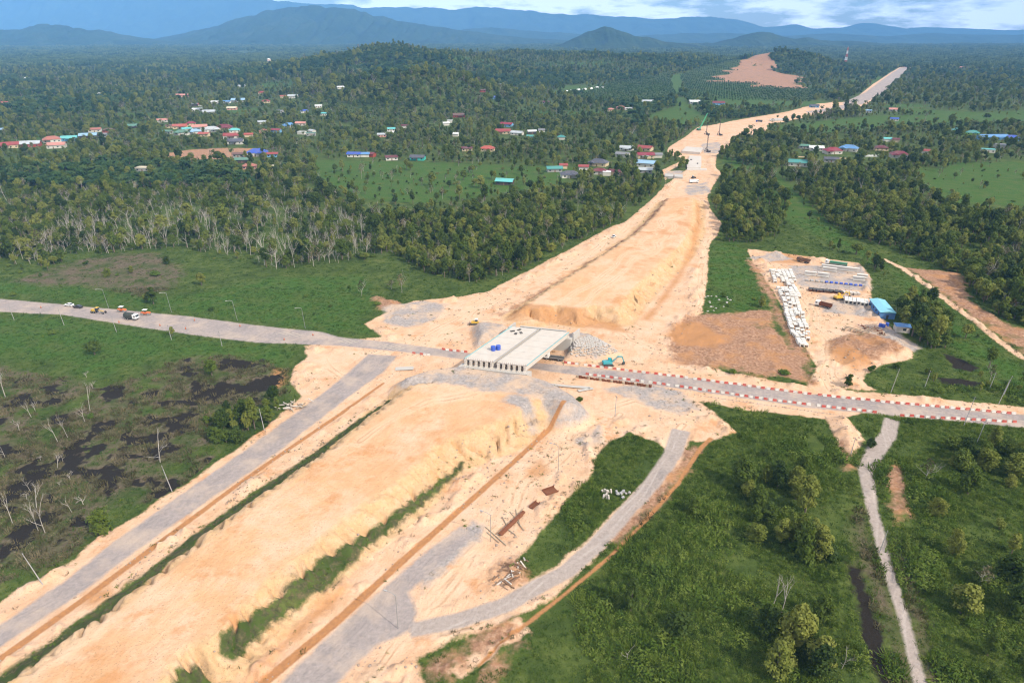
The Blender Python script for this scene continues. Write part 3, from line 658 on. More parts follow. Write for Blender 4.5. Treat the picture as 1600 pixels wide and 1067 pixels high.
# ------------------------------------------------------------------ mountains
def mountain_mat():
    t = NT('mountain_forest')
    a = t.noise(0.004, 6, .65); b = t.noise(0.03, 4, .65)
    c = t.ramp(a, [(.3, c4(.015, .030, .010)), (.55, c4(.032, .055, .016)), (.75, c4(.06, .075, .028))])
    t.bsdf(t.mix(t.mapr(b, .35, .7, 0, .6), c, c4(.012, .022, .008)), .95, .08, bump=b, bstr=1.0, bdist=14.0)
    return t.m
M_MTN = mountain_mat()
def mountain(label, D, prof, depth, seed, rough=0.25, nx=220, ny=40):
    """A ridge standing D metres away; prof gives photo outline points of its skyline."""
    pr = np.array(prof, float)
    az = (pr[:, 0] - 800) / 1067.0
    dd = D / 0.911 * 0.911
    b_ = (533.5 - pr[:, 1]) / 1067.0
    xs_p = az * (D * CP + CAM_H * SP); hs_p = 25 + CAM_H + D * (-SP + b_ * CP) / (CP + b_ * SP)
    xs = np.linspace(xs_p[0] - D * 0.02, xs_p[-1] + D * 0.02, nx)
    hs = np.interp(xs, xs_p, hs_p, left=-20, right=-20)
    hs = np.where(hs > 0, hs + np.maximum(hs, 30) * .16 * (fbm(xs / D * 38, xs * 0 + seed, seed, 4) - .5), hs)
    k = np.ones(3) / 3; hs = np.convolve(np.pad(hs, 1, mode='edge'), k, 'valid')
    v = np.linspace(-1, 1, ny)
    X, V = np.meshgrid(xs, v)
    H = np.repeat(hs[None, :], ny, 0)
    fl = 1 - np.abs(V) ** 0.8
    n = fbm(X / D * 26, V * 3.0, seed, 5) - .5; n2 = np.abs(fbm(X / D * 55, V * 1.4 + n * 2, seed + 3, 4) - .5) * 2
    Z = H * fl * (1 - rough * 3.6 * n2 * np.clip((1 - fl) * 2.2, 0, .8)) + H * rough * n * fl * 0.35 - 25
    Y = D + V * depth + n * depth * .25
    vs = np.stack([X, Y, Z], -1).reshape(-1, 3)
    idx = np.arange(nx * ny).reshape(ny, nx)
    q = np.stack([idx[:-1, :-1], idx[:-1, 1:], idx[1:, 1:], idx[1:, :-1]], -1).reshape(-1, 4)
    me = bpy.data.meshes.new('mountain'); me.from_pydata(vs.tolist(), [], q.tolist()); me.shade_smooth()
    tag(link_mesh('mountain', me, M_MTN), label, 'mountain', kind='structure')
mountain('small dark cone shaped hill standing alone on the plain', 5600, [(862, 74), (880, 66), (900, 55), (922, 44), (940, 37), (958, 42), (985, 53), (1010, 57), (1040, 64), (1090, 70)], 700, 3, .2)
mountain('low dark double topped hill right of the cone hill', 6400, [(1085, 71), (1120, 66), (1150, 58), (1170, 51), (1187, 48), (1202, 49), (1220, 56), (1240, 60), (1262, 58), (1282, 62), (1330, 63), (1360, 66), (1400, 70)], 700, 5, .2)
mountain('long forested ridge at the far left', 7000, [(-200, 40), (-60, 42), (20, 44), (80, 36), (130, 41), (190, 52), (240, 60), (300, 66)], 1200, 8, .3)
mountain('high broad blue mountain left of the middle', 8200, [(180, 68), (250, 60), (320, 44), (380, 28), (420, 16), (455, 8), (480, 8), (520, 10), (560, 12), (600, 22), (640, 33), (690, 41), (760, 52), (840, 60), (900, 64)], 1700, 12, .3, 320, 60)
mountain('very high hazy range rising out of the picture at left', 14600, [(-500, -40), (-300, -36), (-100, -32), (60, -28), (200, -22), (330, -14), (430, -4), (520, 4), (600, 8), (680, 10), (760, 10), (820, 12), (880, 18), (940, 22), (1000, 26), (1060, 27), (1100, 25), (1150, 30), (1195, 43), (1240, 36), (1262, 44), (1313, 42), (1354, 35), (1400, 43), (1465, 43), (1530, 46), (1600, 46), (1700, 44), (1900, 40)], 1900, 17, .28, 420, 60)
mountain('low blue foothills at the edge of the plain', 10400, [(560, 56), (640, 50), (720, 44), (770, 41), (840, 48), (900, 52), (980, 56), (1060, 52), (1130, 50), (1220, 55), (1300, 52), (1380, 56), (1460, 52), (1540, 54), (1620, 52), (1750, 50)], 1500, 23, .3, 300, 40)

# ------------------------------------------------------------------ haze
hz = NT('haze')
pv = hz.n('ShaderNodeVolumePrincipled')
pv.inputs['Color'].default_value = (0.22, 0.52, 1.0, 1)
pv.inputs['Density'].default_value = 7.0e-5
pv.inputs['Anisotropy'].default_value = -0.35
hz.l(pv.outputs[0], hz.out.inputs['Volume'])
mb = MB(); mb.box((0, 8300, 750), (34000, 18000, 1512))
tag(mb.part('haze', hz.m), 'thin blue haze over the plain and mountains', 'haze', kind='stuff')

# ------------------------------------------------------------------ foliage materials
def leaf_mat(name, cols, trans=0.25, rough=0.6):
    t = NT(name)
    oi = t.n('ShaderNodeObjectInfo')
    n = t.noise(0.9, 3, .6); n2 = t.noise(0.05, 3, .5)
    f = t.math('ADD', t.math('MULTIPLY', oi.outputs['Random'], .75), t.math('MULTIPLY', n, .3))
    f = t.math('ADD', f, t.math('MULTIPLY', t.math('SUBTRACT', n2, .5), .5))
    c = t.ramp(f, [(.15, cols[0]), (.5, cols[1]), (.85, cols[2])])
    d = t.n('ShaderNodeBsdfPrincipled'); t.l(c, d.inputs['Base Color']); d.inputs['Roughness'].default_value = rough
    d.inputs['Specular IOR Level'].default_value = .15
    tr = t.n('ShaderNodeBsdfTranslucent'); t.l(t.mix(1.0, c, c4(1.0, 1.1, .5), 'MULTIPLY'), tr.inputs['Color'])
    mx = t.n('ShaderNodeMixShader'); mx.inputs[0].default_value = trans
    t.l(d.outputs[0], mx.inputs[1]); t.l(tr.outputs[0], mx.inputs[2]); t.l(mx.outputs[0], t.out.inputs['Surface'])
    return t.m
M_LEAF = leaf_mat('tree_leaf', (c4(.032, .055, .0075), c4(.090, .126, .015), c4(.20, .21, .04)))
M_LEAF_FAR = leaf_mat('far_leaf', (c4(.03, .055, .011), c4(.065, .10, .02), c4(.12, .15, .04)), .15)
M_PALM = leaf_mat('palm_leaf', (c4(.04, .062, .012), c4(.08, .105, .024), c4(.14, .145, .055)))
M_OILPALM = leaf_mat('oil_palm_leaf', (c4(.018, .046, .010), c4(.036, .074, .014), c4(.07, .11, .025)))
M_SCRUB = leaf_mat('scrub_leaf', (c4(.040, .070, .007), c4(.080, .130, .012), c4(.15, .19, .03)))
M_GRASS = leaf_mat('grass_blade', (c4(.024, .058, .006), c4(.046, .100, .009), c4(.10, .152, .024)), .3)
M_REED = leaf_mat('dry_reed', (c4(.055, .05, .02), c4(.11, .095, .045), c4(.19, .155, .085)), .2)
M_BARK = paint('bark', c4(.17, .13, .095), .9, .1, dirt=.4, dirtcol=c4(.08, .06, .045), scale=1.5)
M_DEADWOOD = paint('bleached_wood', c4(.42, .375, .32), .85, .1, dirt=.4, dirtcol=c4(.24, .2, .17), scale=1.2)

# ------------------------------------------------------------------ plant shapes (built once, shared)
R = np.random.default_rng(11)
def leaf_cloud(lobes, n, size, up=0.35, aspect=0.75):
    """Loose leaf-sized faces spread over and through rounded lobes (x, y, z, rx, rz)."""
    lobes = np.array(lobes, float)
    wgt = lobes[:, 3] ** 2; li = R.choice(len(lobes), n, p=wgt / wgt.sum())
    d = R.normal(size=(n, 3)); d /= np.linalg.norm(d, axis=1)[:, None]
    d[:, 2] = np.where(d[:, 2] < -0.35, -d[:, 2], d[:, 2])
    r = 0.72 + 0.34 * R.random(n) ** 0.6
    lb = lobes[li]
    p = lb[:, :3] + d * np.stack([lb[:, 3], lb[:, 3], lb[:, 4]], 1) * r[:, None]
    nn = d + R.normal(size=(n, 3)) * 0.55; nn[:, 2] += up
    nn /= np.linalg.norm(nn, axis=1)[:, None]
    a = np.cross(nn, R.normal(size=(n, 3))); a /= np.linalg.norm(a, axis=1)[:, None]
    b = np.cross(nn, a)
    s = size * (0.6 + 0.8 * R.random(n))[:, None]
    a = a * s; b = b * s * aspect
    V = np.stack([p - a * .5, p - b * .45 + a * .1, p + a * .55, p + b * .45 + a * .1], 1).reshape(-1, 3)
    Fc = np.arange(n * 4).reshape(n, 4)
    return V, Fc
def np_mesh(name, V, Fc, mat):
    me = bpy.data.meshes.new(name)
    me.vertices.add(len(V)); me.vertices.foreach_set('co', np.asarray(V, np.float32).ravel())
    k, w = Fc.shape
    me.loops.add(k * w); me.loops.foreach_set('vertex_index', Fc.ravel().astype(np.int32))
    me.polygons.add(k); me.polygons.foreach_set('loop_start', np.arange(0, k * w, w, dtype=np.int32)); me.polygons.foreach_set('loop_total', np.full(k, w, dtype=np.int32))
    me.materials.append(mat); me.update(); return me
def core(lobes, k=0.72):
    """Rough inner bodies so that a crown is not see-through everywhere."""
    V, Fc = [], []
    for (x, y, z, r, rz) in lobes:
        b = len(V); n = 6
        rings = [(-.75, .55), (0, .95), (.7, .6)]
        for h, q in rings:
            for i in range(n):
                a = 2 * math.pi * (i + .3 * R.random()) / n; w = q * k * (0.8 + .4 * R.random())
                V.append((x + math.cos(a) * r * w, y + math.sin(a) * r * w, z + h * rz * k))
        for j in range(2):
            for i in range(n):
                Fc.append((b + j * n + i, b + j * n + (i + 1) % n, b + (j + 1) * n + (i + 1) % n, b + (j + 1) * n + i))
        V.append((x, y, z + rz * k)); t_ = len(V) - 1
        for i in range(0, n): Fc.append((b + 2 * n + i, b + 2 * n + (i + 1) % n, t_, t_))
    return np.array(V), np.array(Fc)
def crown_mesh(name, lobes, n, size, mat, up=.35, corek=.72):
    V, Fc = leaf_cloud(lobes, n, size, up)
    if corek:
        V2, F2 = core(lobes, corek)
        F2q = F2[F2[:, 2] != F2[:, 3]]
        V = np.vstack([V, V2]); Fc = np.vstack([Fc, F2q + len(V) - len(V2)])
    return np_mesh(name, V, Fc, mat)
def tree_lobes(h, w, k, base=.35, flat=1.0):
    """Lobes of a crown of height h and width w: one leader, several side boughs, uneven."""
    L_ = []
    for i in range(k):
        f = (i + .5) / k
        a = 2.4 * i + R.random() * 1.2
        rad = w * .5 * (0.25 + .75 * math.sin(math.pi * min(1, .25 + .75 * (1 - f)))) * (.45 + .5 * R.random())
        z = h * (base + (1 - base) * f * .86)
        r = w * (.17 + .13 * R.random()) * (1.1 - .35 * f)
        L_.append((math.cos(a) * rad * (1 - .75 * f), math.sin(a) * rad * (1 - .75 * f), z, r, r * .8 * flat))
    L_.append((0, 0, h * .9 - w * .1, w * .2, w * .2))
    return L_
def trunk_mb(h, r, lobes, lean=0.0):
    mb = MB(); top = Vector((lean, 0, h * .72))
    mb.tube((0, 0, -.4), top * .5, r, r * .75, 6); mb.tube(top * .5, top, r * .75, r * .4, 6, False)
    for l in lobes[::2]:
        st = top * (0.45 + .45 * R.random())
        mb.tube(st, (l[0] * .9, l[1] * .9, l[2]), r * .4, r * .15, 4, False)
    return mb
class Kind: pass
def make_leafy(h, w, k, n, size, base=.35, mat=None, far=False):
    lb = tree_lobes(h, w, k, base)
    q = Kind(); q.h = h
    q.parts = [('trunk', trunk_mb(h, w * .035 + .06, lb).mesh('trunk', M_BARK)), ('crown', crown_mesh('crown', lb, n, size, mat or M_LEAF))]
    return q
LEAFY = [make_leafy(8.5, 6.5, 11, 620, .75), make_leafy(9.5, 5.5, 10, 560, .75, .3), make_leafy(7, 7.2, 10, 600, .78, .3), make_leafy(10.5, 6.8, 13, 680, .75, .42), make_leafy(8, 5, 8, 460, .7, .25), make_leafy(9, 8, 13, 720, .8, .45)]
LEAFY_NEAR = [make_leafy(6, 5.2, 12, 1300, .42, .18), make_leafy(7, 4.2, 11, 1200, .42, .2), make_leafy(5, 5.6, 12, 1300, .42, .1)]
def make_dead(h, n0, seed, spread=.5):
    rr = random.Random(seed); mbt, mbb = MB(), MB()
    def grow(p, d, ln, r, lev, mb):
        q = p + d * ln
        mb.tube(p, q, r, r * .62, 5 if lev == 0 else 4, False)
        if lev >= 3: return
        for i in range(n0 if lev == 0 else rr.choice((2, 3))):
            st = p + d * ln * (rr.uniform(.45, 1.0) if i else 1.0)
            v = Vector((rr.gauss(0, 1), rr.gauss(0, 1), rr.gauss(0.35, .5))).normalized()
            nd = (d * (1 - spread) + v * spread * 1.25 + Vector((0, 0, .15))).normalized()
            grow(st, nd, ln * rr.uniform(.45, .72), r * rr.uniform(.42, .6), lev + 1, mbb)
    grow(Vector((0, 0, -.3)), Vector((rr.uniform(-.12, .12), rr.uniform(-.12, .12), 1)).normalized(), h * .55, .085 + h * .006, 0, mbt)
    q = Kind(); q.h = h
    q.parts = [('trunk', mbt.mesh('trunk', M_DEADWOOD)), ('branches', mbb.mesh('branches', M_DEADWOOD))]
    return q
DEAD = [make_dead(9, 4, 1, .42), make_dead(10, 3, 2, .35), make_dead(8, 4, 3, .5), make_dead(11, 3, 4, .3), make_dead(6, 5, 5, .6)]
def make_sparse(h, w, seed):
    """Half-bare grey tree with thin foliage."""
    q = make_dead(h, 5, seed, .5); lb = tree_lobes(h, w, 7, .4)
    q.parts.append(('crown', crown_mesh('crown', lb, 130, .6, M_REED, corek=0))); return q
SPARSE = [make_sparse(8, 5, 21), make_sparse(9, 5.5, 22)]
def make_palm(h, nf, ln, droop, mat, seed, tr=.16):
    rr = random.Random(seed); mbt = MB(); lean = rr.uniform(-.08, .08) * h
    p = Vector((0, 0, -.3))
    for i in range(4):
        qv = Vector((lean * ((i + 1) / 4) ** 2, 0, h * (i + 1) / 4)); mbt.tube(p, qv, tr * (1 - i * .1), tr * (.9 - i * .1), 6, i == 3); p = qv
    V, Fc = [], []
    for i in range(nf):
        a = i * 2.399 + rr.uniform(-.2, .2); el = rr.uniform(-.35, 1.15); L0 = ln * rr.uniform(.8, 1.1)
        pts = []; c = Vector(p); e = el
        for k in range(6):
            pts.append(c.copy()); c = c + Vector((math.cos(a) * math.cos(e), math.sin(a) * math.cos(e), math.sin(e))) * L0 / 5; e -= droop / 5 * (1 + k * .35)
        sd = Vector((-math.sin(a), math.cos(a), 0))
        for sgn in (-1, 1):
            for k in range(5):
                w0 = ln * .19 * math.sin(math.pi * (.12 + .88 * (k / 5)) ** .8); w1 = ln * .19 * math.sin(math.pi * (.12 + .88 * ((k + 1) / 5)) ** .8)
                b = len(V); dn = Vector((0, 0, -.45))
                V += [pts[k], pts[k + 1], pts[k + 1] + sgn * sd * w1 + dn * w1, pts[k] + sgn * sd * w0 + dn * w0]; Fc.append((b, b + 1, b + 2, b + 3))
    q = Kind(); q.h = h + ln * .5
    q.parts = [('trunk', mbt.mesh('trunk', M_BARK)), ('crown', np_mesh('crown', np.array([tuple(v) for v in V]), np.array(Fc), mat))]
    return q
PALM = [make_palm(9, 16, 3.6, 1.7, M_PALM, 1), make_palm(11, 15, 3.6, 1.9, M_PALM, 2), make_palm(7.5, 17, 3.8, 1.6, M_PALM, 3)]
OILP = [make_palm(4.2, 24, 4.6, 1.5, M_OILPALM, 5, .3), make_palm(5.2, 24, 4.8, 1.6, M_OILPALM, 6, .3)]
def make_shrub(h, w, n, size, mat, k=6):
    lb = [(w * .3 * math.cos(2.4 * i) * (.3 + .7 * R.random()), w * .3 * math.sin(2.4 * i) * (.3 + .7 * R.random()), h * (.25 + .4 * R.random()), w * (.2 + .12 * R.random()), h * (.3 + .15 * R.random())) for i in range(k)]
    mb = MB()
    for l in lb[:4]: mb.tube((0, 0, -.2), (l[0], l[1], l[2]), .05, .02, 4, False)
    q = Kind(); q.h = h
    q.parts = [('stem', mb.mesh('stem', M_BARK)), ('foliage', crown_mesh('foliage', lb, n, size, mat, corek=.7))]; return q
SHRUB = [make_shrub(2.2, 3.2, 420, .36, M_SCRUB), make_shrub(2.8, 2.8, 420, .36, M_LEAF), make_shrub(1.8, 3.8, 460, .36, M_SCRUB, 7)]

# ------------------------------------------------------------------ scatter of uncountable plants (geometry nodes on point clouds)
def proto_collection(name, meshes):
    c = bpy.data.collections.new(name)
    for i, me in enumerate(meshes):
        o = bpy.data.objects.new('%s_shape.%03d' % (name, i), me); c.objects.link(o)
    return c
def joined(q):
    """One mesh of a plant's parts for the uncountable far ones."""
    V, Fc, mi, mats = [], [], [], []
    for nm, me in q.parts:
        b = len(V); V += [tuple(v.co) for v in me.vertices]
        mats.append(me.materials[0])
        for p in me.polygons: Fc.append([i + b for i in p.vertices]); mi.append(len(mats) - 1)
    me = bpy.data.meshes.new('plant'); me.from_pydata(V, [], Fc)
    for m in mats: me.materials.append(m)
    me.polygons.foreach_set('material_index', mi); me.update(); return me
def scatter(name, pts, scl, coll, nproto, label, cat):
    n = len(pts)
    if n == 0: return
    me = bpy.data.meshes.new(name); me.vertices.add(n); me.vertices.foreach_set('co', np.asarray(pts, np.float32).ravel())
    a = me.attributes.new('size', 'FLOAT_VECTOR', 'POINT'); sv = np.asarray(scl, np.float32)[:, None] * (1 + np.clip(R.normal(size=(n, 3)) * np.array([.16, .16, .2]), -.4, .5)); a.data.foreach_set('vector', sv.astype(np.float32).ravel())
    a = me.attributes.new('turn', 'FLOAT_VECTOR', 'POINT')
    rot = np.zeros((n, 3), np.float32); rot[:, 2] = R.random(n) * 6.283; rot[:, 0] = R.normal(size=n) * .06; rot[:, 1] = R.normal(size=n) * .06
    a.data.foreach_set('vector', rot.ravel())
    a = me.attributes.new('pick', 'INT', 'POINT'); a.data.foreach_set('value', R.integers(0, nproto, n).astype(np.int32))
    o = link_mesh(name, me)
    g = bpy.data.node_groups.new(name, 'GeometryNodeTree')
    g.interface.new_socket('Geometry', in_out='INPUT', socket_type='NodeSocketGeometry'); g.interface.new_socket('Geometry', in_out='OUTPUT', socket_type='NodeSocketGeometry')
    N = g.nodes.new; gi = N('NodeGroupInput'); go = N('NodeGroupOutput')
    ci = N('GeometryNodeCollectionInfo'); ci.inputs['Collection'].default_value = coll; ci.inputs['Separate Children'].default_value = True; ci.inputs['Reset Children'].default_value = True
    ip = N('GeometryNodeInstanceOnPoints'); ip.inputs['Pick Instance'].default_value = True
    def na(nm, ty):
        k = N('GeometryNodeInputNamedAttribute'); k.data_type = ty; k.inputs['Name'].default_value = nm
        return [s for s in k.outputs if s.enabled and s.name == 'Attribute'][0]
    g.links.new(gi.outputs[0], ip.inputs['Points']); g.links.new(ci.outputs[0], ip.inputs['Instance'])
    g.links.new(na('pick', 'INT'), ip.inputs['Instance Index'])
    er = N('FunctionNodeEulerToRotation'); g.links.new(na('turn', 'FLOAT_VECTOR'), er.inputs[0]); g.links.new(er.outputs[0], ip.inputs['Rotation'])
    g.links.new(na('size', 'FLOAT_VECTOR'), ip.inputs['Scale']); g.links.new(ip.outputs[0], go.inputs[0])
    md = o.modifiers.new('scatter', 'NODES'); md.node_group = g
    tag(o, label, cat, kind='stuff')

def blade_clump(n, w, h, bw, mat):
    V, Fc = [], []
    for i in range(n):
        a = R.random() * 6.283; r = w * math.sqrt(R.random()) * .5; p = np.array([math.cos(a) * r, math.sin(a) * r, -.1])
        l = np.array([math.cos(a) * .5 + R.normal() * .35, math.sin(a) * .5 + R.normal() * .35, 1.0]); l *= h * (.6 + .7 * R.random()) / np.linalg.norm(l)
        b_ = R.random() * 6.283; s = np.array([math.cos(b_), math.sin(b_), 0]) * bw
        k = len(V); V += [p - s, p + s, p + l + s * .3, p + l - s * .3]; Fc.append((k, k + 1, k + 2, k + 3))
    return np_mesh('clump', np.array(V), np.array(Fc), mat)
def low_scrub(w, h, n, size, mat, k=4):
    lb = [(w * .28 * math.cos(2.4 * i), w * .28 * math.sin(2.4 * i), h * .25, w * .27, h * .6) for i in range(k)]
    V, Fc = leaf_cloud(lb, n, size, .6); return np_mesh('scrub', V, Fc, mat)

# --- where things grow
ZN = lambda *p: W(p)
ZONES = [  # outline, chance, mix (leafy, dead, sparse, palm, oil palm, shrub), height range, where
    (ZN((0, 272), (180, 257), (330, 262), (380, 280), (400, 292), (200, 296), (0, 292)), .95, (.1, .0, .0, .0, .9, 0), (.9, 1.1), 'in the dense grove left of the village'),
    (ZN((60, 397), (90, 365), (200, 335), (330, 322), (470, 332), (570, 345), (585, 395), (530, 412), (430, 422), (330, 397), (270, 387), (170, 397)), .95, (.30, .46, .12, 0, 0, .12), (.55, 1.05), 'among bleached bare trunks above the left meadow'),
    (ZN((-60, 292), (200, 296), (420, 292), (560, 300), (570, 345), (470, 330), (330, 320), (200, 333), (90, 363), (60, 397), (110, 412), (60, 417), (-60, 416)), .92, (.66, .14, .12, 0, .0, .08), (.5, .95), 'in the mixed wood at the left edge'),
    (ZN((560, 345), (640, 330), (760, 308), (880, 298), (1000, 287), (1036, 281), (1033, 298), (1005, 320), (958, 350), (890, 385), (815, 422), (740, 443), (670, 430), (620, 402), (575, 395)), .97, (.76, .06, .08, 0, 0, .10), (.5, .92), 'in the dense wood left of the haul road'),
    (ZN((480, 250), (700, 255), (900, 262), (885, 300), (760, 306), (640, 318), (560, 306), (500, 280)), .17, (.35, .03, .12, .05, 0, .45), (.4, .9), 'scattered over the village meadow'),
    (ZN((1110, 325), (1125, 290), (1165, 268), (1200, 272), (1235, 320), (1225, 345), (1190, 380), (1140, 380), (1115, 350)), .9, (.86, 0, .05, 0, 0, .09), (.6, 1.05), 'in the thicket right of the haul road'),
    (ZN((1118, 246), (1135, 228), (1200, 214), (1260, 222), (1235, 240), (1215, 262), (1160, 262)), .85, (.8, 0, .05, .15, 0, 0), (.8, 1.2), 'beside the lane by the unfinished flyover'),
    (ZN((1243, 300), (1300, 275), (1420, 262), (1460, 310), (1500, 330), (1640, 340), (1640, 520), (1560, 498), (1505, 440), (1430, 403), (1340, 375), (1290, 345)), .93, (.84, .02, .06, 0, 0, .08), (.55, 1.05), 'in the dark wood beyond the farm track'),
    (ZN((1400, 505), (1408, 478), (1440, 468), (1482, 500), (1478, 545), (1440, 548)), .9, (.95, 0, 0, 0, 0, .05), (.7, 1.05), 'in the dark clump beside the yard sheds'),
    (ZN((1292, 388), (1325, 385), (1350, 400), (1390, 425), (1380, 435), (1345, 405), (1300, 395)), .6, (.7, 0, 0, 0, 0, .3), (.5, .8), 'along the back edge of the storage yard'),
    (ZN((1430, 262), (1600, 268), (1640, 300), (1600, 322), (1500, 318), (1450, 300)), .07, (.5, 0, .1, 0, 0, .4), (.5, .8), 'scattered over the right meadow'),
    (LUSH[6], .05, (.3, 0, 0, 0, 0, .7), (.4, .7), 'in the long green strip right of the works'),
    (ZN((322, 650), (360, 640), (400, 628), (440, 630), (435, 650), (405, 668), (370, 690), (325, 695)), .85, (.5, 0, 0, 0, 0, .5), (.55, .85), 'in the bushy clump between swamp and side road'),
    (ZN((0, 262), (110, 245), (230, 240), (240, 250), (400, 250), (470, 262), (560, 285), (420, 292), (330, 262), (180, 257), (0, 272)), .8, (.75, .05, .05, .1, .05, 0), (.7, 1.1), 'in front of the left village'),
]
PLANT_ROWS = ZN((1062, 122), (1140, 108), (1290, 150), (1262, 160), (1070, 155), (1075, 150)); PLANT_ROWS2 = ZN((905, 150), (960, 130), (1046, 120), (1058, 155), (980, 163), (900, 156))
VILLAGES = [ZN((230, 140), (500, 140), (520, 215), (450, 262), (380, 262), (240, 215)), ZN((-20, 195), (230, 180), (240, 215), (150, 232), (-20, 240)), ZN((500, 170), (890, 160), (1000, 200), (1050, 260), (880, 262), (700, 252), (520, 245)),
            ZN((1200, 205), (1480, 200), (1620, 195), (1620, 245), (1480, 262), (1320, 262), (1240, 255))]
HOUSE_SPOTS = []      # filled by the house table: (x, y, half width)
# house table: photo column, row, width of the roof, roof colour, roof form, wall colour, where it stands
RC = {'red': (165, 48, 42), 'crimson': (150, 25, 45), 'maroon': (105, 30, 40), 'darkred': (125, 30, 42), 'orange red': (190, 70, 50), 'terracotta': (178, 92, 70), 'salmon': (205, 120, 100),
      'brown': (110, 72, 58), 'blue': (35, 75, 190), 'light blue': (125, 170, 205), 'sky blue': (70, 135, 200), 'turquoise': (75, 185, 180), 'teal': (50, 145, 135), 'green': (75, 130, 105),
      'grey': (120, 120, 122), 'slate': (72, 75, 90), 'white': (215, 215, 210), 'pale grey': (170, 176, 178), 'cream': (210, 190, 150)}
WC = {'w': (205, 200, 188), 'c': (205, 185, 150), 'p': (200, 150, 135), 'b': (110, 160, 195), 't': (60, 175, 160), 'r': (150, 70, 55), 'd': (70, 62, 55), 'l': (160, 195, 70), 'g': (150, 150, 145)}
